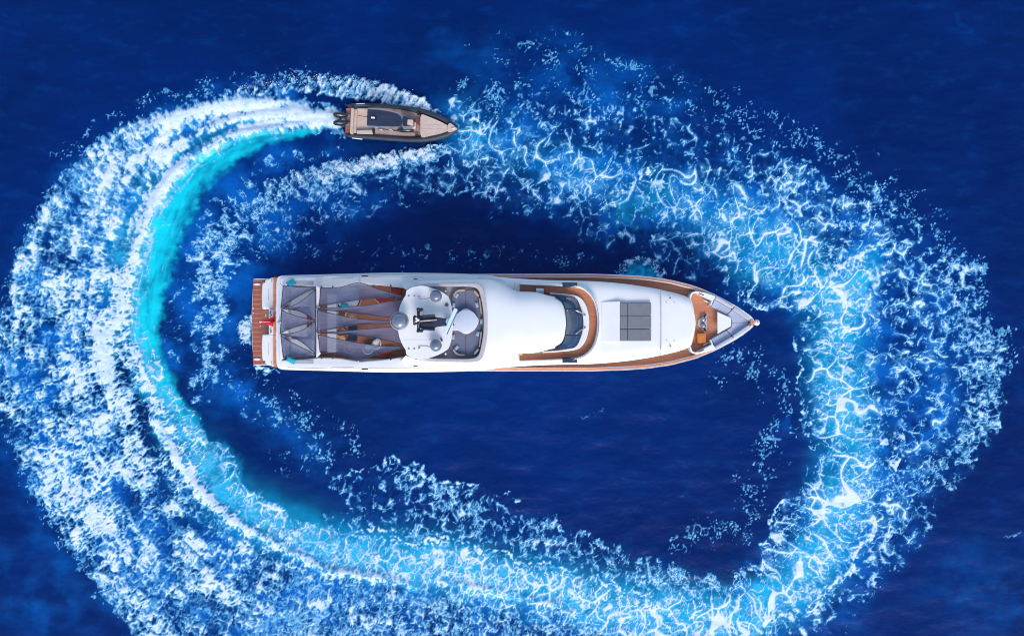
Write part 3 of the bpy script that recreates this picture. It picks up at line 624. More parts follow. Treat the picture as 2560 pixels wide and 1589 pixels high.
# ------------------------------------------------------------------ water material and mesh
def water_material():
    m = bpy.data.materials.new('sea_water'); m.use_nodes = True
    nt = m.node_tree; N = nt.nodes; L = nt.links; b = N['Principled BSDF']
    at = N.new('ShaderNodeAttribute'); at.attribute_name = 'foam'
    sp = N.new('ShaderNodeSeparateColor'); L.new(at.outputs['Color'], sp.inputs[0])
    tc = N.new('ShaderNodeTexCoord')
    def mth(op, a, b_, c=None):
        n = N.new('ShaderNodeMath'); n.operation = op
        for i, q in enumerate((a, b_, c)):
            if q is None: continue
            if isinstance(q, (int, float)): n.inputs[i].default_value = q
            else: L.new(q, n.inputs[i])
        return n.outputs[0]
    def rng(v, a, b_, c=0., d=1.):
        n = N.new('ShaderNodeMapRange'); n.interpolation_type = 'SMOOTHSTEP'
        for i, q in enumerate((a, b_, c, d)): n.inputs[i + 1].default_value = q
        L.new(v, n.inputs[0]); return n.outputs[0]
    def mixc(f, a, c):
        n = N.new('ShaderNodeMix'); n.data_type = 'RGBA'; L.new(f, n.inputs[0])
        for i, q in ((6, a), (7, c)):
            if isinstance(q, tuple): n.inputs[i].default_value = q
            else: L.new(q, n.inputs[i])
        return n.outputs[2]
    def noise(scale, det=4, rough=.6):
        n = N.new('ShaderNodeTexNoise'); n.inputs['Scale'].default_value = scale; n.inputs['Detail'].default_value = det; n.inputs['Roughness'].default_value = rough
        L.new(tc.outputs['Object'], n.inputs['Vector']); return n.outputs['Fac']
    fine = noise(5.5, 4, .7); broad = noise(.05, 3); micro = noise(16, 2, .6)
    f0 = sp.outputs[0]
    # fine bubbles eat into half-covered foam, none where there is no foam
    amt = mth('MULTIPLY', rng(f0, .04, .35), .55)
    f1 = mth('MULTIPLY_ADD', mth('SUBTRACT', fine, .5), amt, f0)
    f1 = mth('MULTIPLY_ADD', mth('SUBTRACT', micro, .5), mth('MULTIPLY', amt, .5), f1)
    DEEP = (.0001, .0118, .086, 1); DEEP2 = (.0001, .0170, .125, 1); BLUE = (.001, .100, .40, 1); TB = (.006, .40, .64, 1); CY = (.004, .58, .68, 1)
    THIN = (.10, .40, .66, 1); WHITE = (.66, .735, .80, 1)
    c = mixc(rng(broad, .38, .66), DEEP, DEEP2)
    c = mixc(mth('MULTIPLY', at.outputs['Alpha'], .92), c, BLUE)
    c = mixc(mth('MULTIPLY', sp.outputs[1], .97), c, TB)
    c = mixc(sp.outputs[2], c, CY)
    c = mixc(mth('MULTIPLY', rng(f1, .02, .5), .78), c, THIN)
    wf = rng(f1, .36, 1.02); c = mixc(wf, c, WHITE)
    L.new(c, b.inputs['Base Color'])
    rgh = N.new('ShaderNodeMapRange'); L.new(wf, rgh.inputs[0]); rgh.inputs[3].default_value = .16; rgh.inputs[4].default_value = .85; L.new(rgh.outputs[0], b.inputs['Roughness'])
    b.inputs['IOR'].default_value = 1.33; b.inputs['Specular IOR Level'].default_value = .22
    bp = N.new('ShaderNodeBump'); bp.inputs['Strength'].default_value = .30; bp.inputs['Distance'].default_value = .05
    mp = N.new('ShaderNodeMapping'); mp.inputs['Scale'].default_value = (1.1, 2.2, 1); L.new(tc.outputs['Object'], mp.inputs[0])
    rip = N.new('ShaderNodeTexNoise'); rip.inputs['Scale'].default_value = 1.8; rip.inputs['Detail'].default_value = 6; rip.inputs['Roughness'].default_value = .62; L.new(mp.outputs[0], rip.inputs['Vector'])
    L.new(mth('MULTIPLY_ADD', wf, mth('MULTIPLY', fine, .8), rip.outputs['Fac']), bp.inputs['Height']); L.new(bp.outputs[0], b.inputs['Normal'])
    MATS['sea_water'] = m
water_material()

def build_sea():
    xs, ys, X, Y, foam, teal, ta, bl, hgt, wk = make_sea()
    ny, nx = X.shape
    wx = (xs - 1280.0) * S0; wy = -(ys - 794.5) * S0
    Z = hgt.astype(np.float32)
    gy, gx = np.gradient(Z, GSTEP * S0)
    nrm = np.stack([-gx, gy, np.ones_like(Z)], -1); nrm /= np.linalg.norm(nrm, axis=-1, keepdims=True)
    V = np.stack([np.broadcast_to(wx, Z.shape), np.broadcast_to(wy[:, None], Z.shape), Z], -1).reshape(-1, 3)
    C = np.stack([foam, np.clip(teal - ta * .5, 0, 1), ta, bl], -1).reshape(-1, 4).astype(np.float32)
    nrm = nrm.reshape(-1, 3)
    idx = np.arange(ny * nx, dtype=np.int32).reshape(ny, nx)
    Q = np.stack([idx[1:, :-1], idx[1:, 1:], idx[:-1, 1:], idx[:-1, :-1]], -1).reshape(-1, 4)
    # wake zone: smoothed so that it is one compact outline
    k = wk > .16
    kq = (k[1:, :-1] & k[1:, 1:] & k[:-1, 1:] & k[:-1, :-1]).reshape(-1)
    def build(name, quads, extra=None):
        used = np.unique(quads); rem = np.full(ny * nx, -1, np.int32); rem[used] = np.arange(len(used), dtype=np.int32)
        v = V[used]; c = C[used]; n = nrm[used]; q = rem[quads]
        if extra is not None:
            ev, eq = extra(rem, len(v)); v = np.vstack([v, ev]); c = np.vstack([c, np.zeros((len(ev), 4), np.float32)])
            n = np.vstack([n, np.tile([[0, 0, 1.]], (len(ev), 1))]); q = np.vstack([q, eq])
        me = bpy.data.meshes.new(name); nv, nq = len(v), len(q)
        me.vertices.add(nv); me.vertices.foreach_set('co', v.astype(np.float32).ravel())
        me.loops.add(nq * 4); me.loops.foreach_set('vertex_index', q.astype(np.int32).ravel())
        me.polygons.add(nq); me.polygons.foreach_set('loop_start', np.arange(0, nq * 4, 4, dtype=np.int32))
        me.update(calc_edges=True)
        me.polygons.foreach_set('use_smooth', np.ones(nq, bool))
        a = me.color_attributes.new('foam', 'FLOAT_COLOR', 'POINT'); a.data.foreach_set('color', c.astype(np.float32).ravel())
        me.normals_split_custom_set_from_vertices(n.tolist())
        me.materials.append(MATS['sea_water'])
        o = bpy.data.objects.new(name, me); COL.objects.link(o); return o
    def outer(rem, n0):
        """open sea out to the horizon, stitched to the border of the fine sheet"""
        bd = np.concatenate([idx[0, :-1], idx[:-1, -1], idx[-1, :0:-1], idx[:0:-1, 0]])
        p = V[bd]; L = len(bd); ev = []; eq = []; prev = rem[bd]
        for r in (1.25, 2.0, 6.0, 30.0, 150.0):
            e = p * np.array([r, r, 0]); st = n0 + len(ev) * L; cur = np.arange(st, st + L, dtype=np.int32); ev.append(e)
            nxt = np.roll(np.arange(L), -1)
            eq.append(np.stack([prev, prev[nxt], cur[nxt], cur], -1)); prev = cur
        return np.vstack(ev), np.vstack(eq)
    s = build('sea', Q[~kq], outer); tag(s, 'deep blue open sea around both boats', 'sea', kind='structure')
    w = build('wake_foam', Q[kq]); tag(w, 'white and turquoise wake foam curling all round the white yacht', 'foam', kind='stuff')
build_sea()

# ------------------------------------------------------------------ the yacht
Y0 = P(1280, AY, 0)
yacht = empty('motor_yacht', (Y0[0], Y0[1], 0), 'long white motor yacht with teak decks lying inside the ring of foam', 'yacht')
HX = [672, 677, 683, 704, 793, 900, 1100, 1226, 1480, 1559, 1619, 1678, 1738, 1790, 1837, 1867, 1881, 1887]
HB = [108.5, 110.5, 112, 115, 117, 118, 120, 120.8, 121.3, 118.5, 114.5, 106, 90.5, 69, 43.5, 24, 12.5, 2]
ZX = [672, 686, 704, 1226, 1500, 1700, 1887]; ZZ = [1.5, 1.6, 2.9, 3.3, 3.6, 3.95, 4.35]
def hb(x): return interp(x, HX, HB)
def zs(x, y=None): return interp(x, ZX, ZZ)
HS = sorted(set([x for x, _ in crom([(a, 0) for a in HX], 3)]))
def build_hull():
    v = []; f = []; lev = []
    _pts = crom(list(zip(HX, HB)), 4)
    st = [(x, max(b, 1.5)) for x, b in _pts]
    for x, b in st:
        z = zs(x); cx, cy, _ = P(x, AY, z); half = b * s_at(z); fw = min(max((x - 1500) / 387, 0), 1) ** 1.6
        prof = [(1.0, z), (1.0, z - .12), (.985 - .05 * fw, z - .6), (.96 - .28 * fw, 1.2), (.90 - .45 * fw, .1), (.78 - .5 * fw, -.6), (.05, -.9)]
        row = []
        for sgn in (1, -1):
            for k, zz in (prof if sgn == 1 else prof[::-1]):
                rk = -(z - zz) * .75 * fw
                row.append((cx + rk, cy + sgn * half * k, zz))
        v += row; lev.append(len(row))
    m = lev[0]; n = len(st)
    for i in range(n - 1):
        for j in range(m - 1): f.append([i * m + j, i * m + j + 1, (i + 1) * m + j + 1, (i + 1) * m + j])
    f.append(list(range(m)))
    return mk('hull', v, f, 'hull_paint', yacht, smooth=True)
hull = build_hull()
def outline(x0, x1, off=0., n=60, side=1):
    """hull edge in chart units, moved inboard by off, from x0 to x1; side 1 = upper edge"""
    out = []
    for i in range(n + 1):
        x = x0 + (x1 - x0) * i / n; e = 1.0
        b = hb(x); db = (hb(x + e) - hb(x - e)) / (2 * e); L = math.hypot(1, db)
        bb = b - off / L; xx = x + off * db / L
        out.append((xx, AY - side * max(bb, .4)))
    return out
# decks inside the bulwarks
zd = lambda x, y: zs(x) - .50
side_deck = prism('side_deck', outline(1150, 1868, 7) + outline(1150, 1868, 7, side=-1)[::-1], 0, 0, 'teak', yacht, zf=zd, thick=.06)
for sd in (1, -1):
    strip('bulwark', outline(1190, 1795, 1.2, side=sd), outline(1190, 1795, 8.6, side=sd), 0, -.55, 'gelcoat', yacht, zfa=lambda x, y: zs(x), zfb=lambda x, y: zs(x) - .02)
    strip('cap_rail', outline(1215, 1792, 2.2, side=sd), outline(1215, 1792, 6.6, side=sd), .03, -.02, 'teak_rail', yacht, zfa=lambda x, y: zs(x) + .03, zfb=lambda x, y: zs(x) + .03)
    strip('rubbing_strake', outline(700, 1860, -.7, side=sd), outline(700, 1860, 1.0, side=sd), 0, -.10, 'gelcoat_soft', yacht, zfa=lambda x, y: zs(x) - .04, zfb=lambda x, y: zs(x) - .02)

# --- stern
plat = prism('swim_platform', crom([(640, 696.2), (635, 697.5), (633, 702), (630.5, 750), (629, 806), (630.5, 862), (633.5, 907), (635.5, 911.5), (640, 912.6)], 4) + [(690, 912.6), (690, 696.2)], .48, .2, 'gelcoat_soft', yacht, bevel=.05)
nb = 18
prism('board_bed', [(632.5, 699), (686, 699), (686, 910.3), (632.5, 910.3), (630, 806)], .492, .45, 'red_trim', plat)
for i in range(nb):
    y0 = 699.5 + (910 - 699.5) * i / nb; y1 = 699.5 + (910 - 699.5) * (i + 1) / nb - .35
    xa = 633.6 - 2.6 * (1 - ((y0 + y1) / 2 - 805) ** 2 / 11000)
    zt = .52 + random.uniform(-.006, .006)
    prism('teak_board', [(xa, y0), (686, y0), (686, y1), (xa, y1)], zt, .485, 'teak_wet', plat)
for yy in (710, 897):
    lathe('cleat', P(643, yy, .53), [(.02, 0), (.26, .0), (.28, .05), (.12, .09)], 'gelcoat', plat, 20, sx=1, sy=.3)
for x, y in ((633, 770), (633.5, 782), (651, 814), (665, 786), (665, 790)):
    lathe('stud', P(x, y, .53), [(.05, 0), (.05, .03), (.02, .05)], 'gelcoat', plat, 10)
for sd in (1, -1):
    q = [(655, 772.5), (653.5, 740), (655, 712), (659, 702), (668, 697), (684, 692), (684, 772.5)]
    q = q if sd == 1 else [(x, 1608 - y) for x, y in q]
    lk = prism('transom_locker', q, 1.75, .45, 'gelcoat', yacht, bevel=.16, seg=4)
    yy = 735 if sd == 1 else 873
    prism('seam', [(670.5, yy - 14), (671.4, yy - 14), (671.4, yy + 14), (670.5, yy + 14)], 1.762, 1.74, 'rim_grey', lk)
    yf = 704 if sd == 1 else 905
    lathe('fairlead', P(660.5, yf, 1.74), [(.10, 0), (.10, .03), (.05, .045)], 'dome_rim', lk, 12)
    yv = 700 if sd == 1 else 907
    prism('vent_notch', [(677, yv - 5), (679.5, yv - 5), (681.5, yv + 5), (679, yv + 5)] if sd == -1 else [(679, yv - 5), (681.5, yv - 5), (679.5, yv + 5), (677, yv + 5)], 1.765, 1.74, 'rim_grey', lk)
tw = prism('transom', [(671.5, 773), (684.5, 773), (684.5, 835), (671.5, 835)], 1.95, .45, 'gelcoat', yacht, bevel=.05)
def script(px, py0, py1, name):
    pts = []
    for i in range(46):
        t = i / 45; y = py0 + (py1 - py0) * t
        pts.append(P(px + 1.9 * math.sin(t * 19) + 1.0 * math.sin(t * 43 + 1), y + .9 * math.cos(t * 31), 1.962))
    return tube(name, pts, .018, 'ink', tw, 5)
script(676, 776, 792, 'lettering'); script(676.5, 817, 833, 'lettering')
prism('aft_deck', crom([(684, 700), (687, 694.5), (703, 691.5), (703, 694.5), (694, 697), (692.5, 720), (692, 806), (692.5, 892), (694, 914), (703, 916.5), (703, 919), (687, 916), (684, 908), (683.5, 806)], 3, True), 2.05, 1.2, 'teak_rail', yacht)
prism('boarding_step', [(688, 779), (696, 779), (696, 828), (688, 828)], 2.09, 1.9, 'teak', yacht)
for y0, y1 in ((764, 778), (829, 848)):
    prism('step', [(689, y0), (698, y0), (698, y1), (689, y1)], 2.3, 1.9, 'gelcoat', yacht, bevel=.04)
tube('stern_rail', [P(684, 857, 2.6), P(696, 857, 2.6)], .025, 'steel', yacht)

# --- upper house: full-beam body with a deck well for the lounges
UZ = 5.45; FZ = 4.55
uo = [(697, 806), (697, 760), (697, 715), (699, 700), (706, 692.5), (730, 690.5), (800, 689.5), (900, 688.6), (1000, 687.6), (1100, 686.8), (1170, 688), (1215, 692), (1250, 700), (1262, 716), (1266, 760)]
uo_f = crom(uo + [(1266, 806)] + mir(uo[1:])[::-1], 3, True)
prism('upper_house', uo_f, FZ, 2.3, 'gelcoat', yacht, inset=-.18)
def closed_resample(pts, c, n=160):
    """outline as n points at even angles about c"""
    a = np.array([math.atan2(y - c[1], x - c[0]) for x, y in pts]); r = np.array([math.hypot(x - c[0], y - c[1]) for x, y in pts])
    o = np.argsort(a); a, r = a[o], r[o]; a = np.concatenate([a - 2 * math.pi, a, a + 2 * math.pi]); r = np.concatenate([r, r, r])
    t = np.linspace(-math.pi, math.pi, n, endpoint=False)
    R = np.interp(t, a, r); return [(c[0] + q * math.cos(s), c[1] + q * math.sin(s)) for q, s in zip(R, t)]
# side boxes (bulwark tops) left and right, and the aft coaming
for sd in (1, -1):
    M = (lambda q: q) if sd == 1 else mir
    xs_ = [700, 712, 730, 760, 800, 850, 900, 960, 1020, 1060, 1100, 1150, 1195]
    ou = [(x, interp(x, [700, 712, 730, 900, 1100, 1195], [697, 691.5, 690, 688.3, 686.6, 690])) for x in xs_]
    inn = [(x, interp(x, [700, 790, 800, 850, 900, 960, 1020, 1060, 1195], [712, 715, 719, 717, 709, 714, 722, 712, 712])) for x in xs_]
    sb = strip('side_bulwark', M(ou), M(inn), UZ, FZ - .05, 'gelcoat', yacht, bevel=.09)
    def zline(y): return UZ + .012
    for (xa, xb, y, w) in ((830, 884, 695.5, .7), (912, 1060, 691.5, .7), (1000, 1150, 695.5, .6)):
        yy = y if sd == 1 else 2 * AY - y
        prism('groove', [(xa, yy - w), (xb, yy - w - .6 * sd), (xb, yy + w - .6 * sd), (xa, yy + w)], UZ + .006, UZ - .02, 'rim_grey' if w > .65 else 'gelcoat_soft', sb)
    for (xa, xb, y) in ((904, 920, 690), (1034, 1044, 697.3)):
        yy = y if sd == 1 else 2 * AY - y
        prism('vent_notch', [(xa, yy - 1.7), (xb, yy - 1.2), (xb, yy + 1.0), (xa, yy + 1.7)], UZ + .010, UZ - .02, 'frame_black' if xa < 1000 else 'dome_rim', sb)  # the black one stands in for the shade inside a bulwark notch
    for (x, y) in ((804, 717), (832, 717), (934, 715), (977, 714)):
        lathe('deck_fitting', P(x, y if sd == 1 else 2 * AY - y, UZ), [(.06, 0), (.06, .05), (.02, .08)], 'dome_rim', sb, 10)
    rl = [P(x, (AY - sd * (AY - y)), UZ + .32) for x, y in ((720, 694), (800, 692), (900, 691))]
    tube('handrail', rl, .018, 'steel', sb, 6)
aco = [(698, 707), (698, 740), (697, 770), (697, 806), (697, 842), (698, 872), (698, 905)]
aci = [(709, 714), (707.5, 742), (703, 768), (706.5, 806), (703, 838), (707.5, 866), (709, 893)]
prism('aft_coaming', crom(aco, 4) + crom(aci, 4)[::-1], UZ + .02, FZ - .05, 'gelcoat', yacht, bevel=.07)
lathe('horn', P(703, 803, UZ + .02), [(.05, 0), (.05, .18), (.16, .22), (.16, .26), (.06, .30)], 'steel', yacht, 16)
tube('flag_socket', [P(694, 804, UZ - .4), P(701, 803.6, UZ + .1)], .03, 'steel', yacht)

# lounge floors
prism('lounge_floor', [(706, 712), (796, 712), (796, 896), (706, 896)], FZ + .015, FZ - .02, 'grey_nonskid', yacht)
prism('upper_deck_planking', [(799, 714), (1045, 714), (1045, 896), (799, 896)], FZ + .02, FZ - .02, 'teak_red', yacht)
prism('cross_beam', crom([(790, 712), (790, 760), (790.5, 806), (790, 850), (790, 894)], 4) + crom([(801, 884), (799, 862), (793, 832), (797.5, 804), (793, 772), (799, 745), (801, 720)], 4), 6.35, 6.15, 'gelcoat', yacht, bevel=.05)

# --- hardtop (mast deck)
ht = [(1016, 726), (1028, 719), (1042, 715), (1060, 714.5), (1084, 721), (1103, 729), (1113, 735), (1121, 742), (1127, 758), (1130.5, 780), (1132, 806)]
hl = [(1014, 738), (1007, 749), (1000, 765), (995.5, 785), (994, 806)]
ht_o = crom(ht, 4) + crom(mir(ht)[::-1], 4)[1:] + crom(mir(hl), 4)[0:] + crom(hl[::-1], 4)[1:]
HZ = 7.0
hard = prism('hardtop', ht_o, HZ, HZ - .28, 'gelcoat', yacht, bevel=.07)
prism('panel_seam', [(1000, 848.2), (1085, 848.2), (1085, 849), (1000, 849)], HZ + .006, HZ - .02, 'rim_grey', hard)  # shadow line of the panel seam, laid on as a grey strip
for sd in (1, -1):
    for xx in (1022, 1036):
        y = AY - sd * 66
        box('deck_fitting', P(xx, y, HZ), (.12, .10, .06), 'steel', hard, 0, .01)
    tube('cable', [P(1047, AY - sd * 62, HZ + .03), P(1047, AY - sd * 58.5, HZ + .03), P(1066, AY - sd * 59, HZ + .03), P(1076, AY - sd * 62, HZ + .03)], .02, 'rim_grey', hard, 6)
    lathe('deck_light', P(1048, AY - sd * 64, HZ), [(.08, 0), (.08, .06), (.03, .10)], 'steel', hard, 12)
lathe('deck_vent', P(1117, 762, HZ), [(.12, 0), (.12, .10), (.07, .14)], 'dome_rim', hard, 16)
box('deck_fitting', P(1104, 849, HZ), (.12, .22, .14), 'dome_rim', hard, .4, .02)
for sd in (1, -1):
    a_ = [(1014, AY - sd * 82), (1040, AY - sd * 92), (1064, AY - sd * 92)]; b_ = [(1000, AY - sd * 97), (1034, AY - sd * 103), (1078, AY - sd * 103)]
    va = [P(x, y, HZ - .03) for x, y in a_]; vb_ = [P(x, y, UZ - .1) for x, y in b_]
    va2 = [(x, y, z - .2) for x, y, z in va]; vb2 = [(x, y, z - .2) for x, y, z in vb_]
    mk('hardtop_wing', va + vb_ + va2 + vb2, [[0, 1, 4, 3], [1, 2, 5, 4], [6, 9, 10, 7], [7, 10, 11, 8], [0, 3, 9, 6], [2, 8, 11, 5], [0, 6, 7, 1], [1, 7, 8, 2], [3, 4, 10, 9], [4, 5, 11, 10]], 'gelcoat', yacht, bevel=.05)
for x in (1060, 1114):
    for sd in (1, -1):
        tube('hardtop_post', [P(x, AY - sd * 78, HZ - .28), P(x, AY - sd * 82, FZ + .8)], .07, 'gelcoat', yacht, 10)
def radome(px, py, z, r, h, big=False):
    c = P(px, py, z)
    base = lathe('radome', c, [(r * .55, -h * .45), (r * .55, -h * .10), (r * .98, -.02), (r * 1.0, .04), (r * 1.0, .10), (r * .96, h * .35), (r * .86, h * .62), (r * .68, h * .84), (r * .42, h * .96), (r * .12, h), (.01, h)], 'dome_grey', yacht, 36)
    lathe('radome_rim', c, [(r * .99, -.03), (r * 1.05, .0), (r * 1.05, .07), (r * .99, .09)], 'dome_rim' if not big else 'rim_grey', base, 36)
    lathe('radome_foot', (c[0], c[1], c[2]), [(r * .62, -h * .45 - .12), (r * .62, -h * .40)], 'gelcoat', base, 24)
    return base
radome(999, 802, 7.75, .60, .66, True)
radome(1090, 740, 7.45, .385, .42)
radome(1089.5, 863, 7.45, .385, .42)
# --- mast
mastp = [(1036, 806), (1048, 793), (1046, 786), (1088, 783), (1090, 788), (1104, 791), (1108, 789), (1124, 793), (1128, 806), (1124, 816), (1108, 820), (1104, 815), (1090, 818), (1088, 822), (1046, 822), (1048, 818)]
mast = prism('mast', [(1044, 788), (1086, 786), (1088, 792), (1126, 797), (1126, 812), (1088, 818), (1086, 822), (1044, 820)], 7.95, 7.62, 'mast_navy', yacht, bevel=.05)
for sd in (1, -1):
    prism('mast_fin', [(1048, AY - sd * 18), (1086, AY - sd * 21), (1087, AY - sd * 16), (1060, AY - sd * 14)], 8.1, 7.75, 'mast_navy', mast, bevel=.03)
    tube('mast_leg', [P(1060, AY - sd * 12, 7.7), P(1058, AY - sd * 17, HZ)], .07, 'mast_navy', mast, 8)
    tube('mast_leg', [P(1116, AY - sd * 5, 7.7), P(1116, AY - sd * 8, HZ)], .07, 'mast_navy', mast, 8)
    lathe('mast_light', P(1054, AY - 6 - sd * 26, 8.05), [(.05, -.2), (.05, 0), (.13, .02), (.13, .14), (.05, .18)], 'frame_black', mast, 14)
    lathe('mast_light', P(1046, AY - 6 - sd * 27, 8.05), [(.05, -.2), (.05, 0), (.12, .02), (.12, .14), (.05, .18)], 'frame_black', mast, 14)
    tube('antenna_arm', [P(1046, AY - 6 - sd * 5, 8.12), P(1035, AY - 6 - sd * 11, 8.2)], .07, 'frame_black', mast, 8)
    prism('mast_panel', [(1056, AY - 5 - sd * 4), (1084, AY - 5 - sd * 3), (1084, AY - 5 - sd * 10), (1056, AY - 5 - sd * 12)], 8.0, 7.9, 'frame_black', mast, bevel=.02)
tube('cross_arm', [P(1046, 773, 8.05), P(1046, 828, 8.05)], .10, 'mast_navy', mast, 10)
tube('cross_arm', [P(1036, 790, 8.15), P(1036, 811, 8.15)], .09, 'mast_navy', mast, 10)
tube('mast_spine', [P(1044, 803, 8.08), P(1092, 799, 8.02)], .05, 'rim_grey', mast, 8)
lathe('mast_ring', P(1082, 800, 7.95), [(.12, 0), (.14, .08), (.10, .12)], 'frame_black', mast, 16)
for x, y, r in ((1045, 799, .10), (1041, 795, .07), (1041, 803, .07)):
    lathe('masthead_lamp', P(x, y, 8.15), [(r, 0), (r, .12), (r * .5, .17)], 'gelcoat', mast, 14)
lathe('radar_pedestal', P(1125, 803, 7.55), [(.20, -.5), (.20, .2), (.26, .3), (.26, .42), (.1, .46)], 'radar_white', mast, 18)
ra, rb = P(1140, 771, 8.1), P(1111, 835, 8.1)
dx, dy = rb[0] - ra[0], rb[1] - ra[1]; L_ = math.hypot(dx, dy); rz = math.atan2(dy, dx)
ra_o = box('radar_array', ((ra[0] + rb[0]) / 2, (ra[1] + rb[1]) / 2, 8.0), (L_, .24, .14), 'radar_white', mast, rz, .03)
nx_, ny_ = -dy / L_, dx / L_
box('array_face', ((ra[0] + rb[0]) / 2 + .135 * nx_, (ra[1] + rb[1]) / 2 + .135 * ny_, 7.97), (L_ * .97, .10, .13), 'radar_blue', ra_o, rz, .02)

# --- pilothouse roof with the flybridge well
RX = [1035, 1060, 1100, 1150, 1200, 1230, 1259, 1287, 1303, 1339, 1373, 1390, 1404, 1411, 1415]
RB = [101, 103, 106, 108, 108.5, 106.5, 95, 80, 77.5, 75.5, 67, 63, 53, 38, 8]
RZc = [6.15, 6.25, 6.4, 6.6, 6.75, 6.8, 6.82, 6.82, 6.82, 6.8, 6.76, 6.73, 6.70, 6.68, 6.66]
well = crom([(1056, 716), (1080, 712.5), (1130, 711), (1180, 711), (1200, 719), (1209, 745), (1213.5, 778), (1214.5, 806)], 5)
well_c = well + mir(well)[::-1][1:]
def inside(pt, poly):
    x, y = pt; c = False; n = len(poly)
    for i in range(n):
        x0, y0 = poly[i]; x1, y1 = poly[(i + 1) % n]
        if (y0 > y) != (y1 > y) and x < x0 + (y - y0) * (x1 - x0) / (y1 - y0): c = not c
    return c
def build_roof():
    st = crom(list(zip(RX, RB)), 6); v = []; f = []; pv = []; m = 49
    for x, b in st:
        zc = interp(x, RX, RZc); drop = interp(x, [1035, 1200, 1300, 1415], [.6, .85, .75, .35])
        for j in range(m):
            t = -1 + 2 * j / (m - 1); t2 = math.sin(t * math.pi / 2)
            y = AY - t2 * b; z = zc - drop * (.25 * t2 * t2 + .75 * abs(t2) ** 5)
            pv.append((x, y)); v.append(P(x, y, z))
    for i in range(len(st) - 1):
        for j in range(m - 1):
            q = [i * m + j, i * m + j + 1, (i + 1) * m + j + 1, (i + 1) * m + j]
            c = np.mean([pv[k] for k in q], 0)
            if not inside(c, well_c): f.append(q)
    # skirt down to the deck below
    n0 = len(v); n = len(st); nl = []
    for i in range(n):
        for jj in (0, m - 1):
            x, y, z = v[i * m + jj]; nl.append((x, y, 4.6))
    v += nl
    for i in range(n - 1):
        f.append([i * m, (i + 1) * m, n0 + 2 * (i + 1), n0 + 2 * i]); f.append([i * m + m - 1, n0 + 2 * i + 1, n0 + 2 * (i + 1) + 1, (i + 1) * m + m - 1])
    used = sorted({k for q in f for k in q}); rem = {k: i for i, k in enumerate(used)}
    o = mk('pilothouse_roof', [v[k] for k in used], [[rem[k] for k in q] for q in f], 'gelcoat', yacht, smooth=True)
    return o
roof = build_roof()
def scale_about(pts, c, kx, ky): return [(c[0] + (x - c[0]) * kx, c[1] + (y - c[1]) * ky) for x, y in pts]
wc = (1130, AY)
w_out = crom([(1048, 711), (1080, 708.5), (1130, 707), (1185, 707), (1205, 716), (1214, 745), (1218.5, 778), (1219.5, 806)], 5)
w_out = w_out + mir(w_out)[::-1][1:]
w_in = crom([(1060, 719), (1082, 716.5), (1130, 716), (1176, 716), (1195, 724), (1203, 748), (1208, 780), (1209, 806)], 5)
w_in = w_in + mir(w_in)[::-1][1:]
WZ = 6.82
ring('flybridge_coaming', w_out, w_in, WZ, 5.5, 'rim_grey', yacht, bevel=.05)
prism('flybridge_sole', w_out, 5.95, 5.5, 'grey_nonskid', yacht)
seat_o = crom([(1126, 742), (1132, 729), (1144, 722), (1180, 722), (1193, 728), (1201, 748), (1206, 776), (1207.5, 806)], 5)
seat_rim = seat_o + mir(seat_o)[::-1][1:] + [(1126, 862), (1124, 806)]
prism('seat_base', seat_rim, 6.15, 5.9, 'tan_trim', yacht, bevel=.05)
def half_plane(pts, fx):
    return [p for p in pts if fx(p)]
si = crom([(1129, 746), (1134.5, 733), (1146, 725.5), (1164, 725.5)], 5)
prism('seat_cushion', si + [(1164, 803), (1128, 803)], 6.3, 6.14, 'seat_fabric', yacht, bevel=.06)
prism('seat_cushion', mir(si) + [(1164, 809), (1128, 809)], 6.3, 6.14, 'seat_fabric', yacht, bevel=.06)
so = crom([(1165.5, 725.5), (1179, 725.5), (1189, 731), (1195, 748), (1200, 776), (1202, 803)], 5)
prism('seat_cushion', so + [(1165.5, 803)], 6.3, 6.14, 'seat_fabric', yacht, bevel=.06)
prism('seat_cushion', mir(so) + [(1165.5, 809)], 6.3, 6.14, 'seat_fabric', yacht, bevel=.06)
for q in ([(1183, 724), (1190, 727), (1199, 738), (1195, 743), (1186, 733)], [(1196, 744), (1200.5, 744), (1206, 783), (1201, 784)]):
    prism('seat_back', q, 6.58, 6.1, 'tan_trim', yacht, bevel=.05); prism('seat_back', mir(q), 6.58, 6.1, 'tan_trim', yacht, bevel=.05)
q = [(1131, 738), (1138, 727), (1147, 722.5), (1162, 722.5), (1162, 727), (1148, 728), (1141, 732), (1135, 741)]
prism('seat_back', q, 6.55, 6.1, 'tan_trim', yacht, bevel=.05); prism('seat_back', mir(q), 6.55, 6.1, 'tan_trim', yacht, bevel=.05)
prism('helm_console', [(1131, 826), (1158, 826), (1158, 812), (1131, 812)], 6.45, 6.1, 'gelcoat_soft', yacht, bevel=.04)

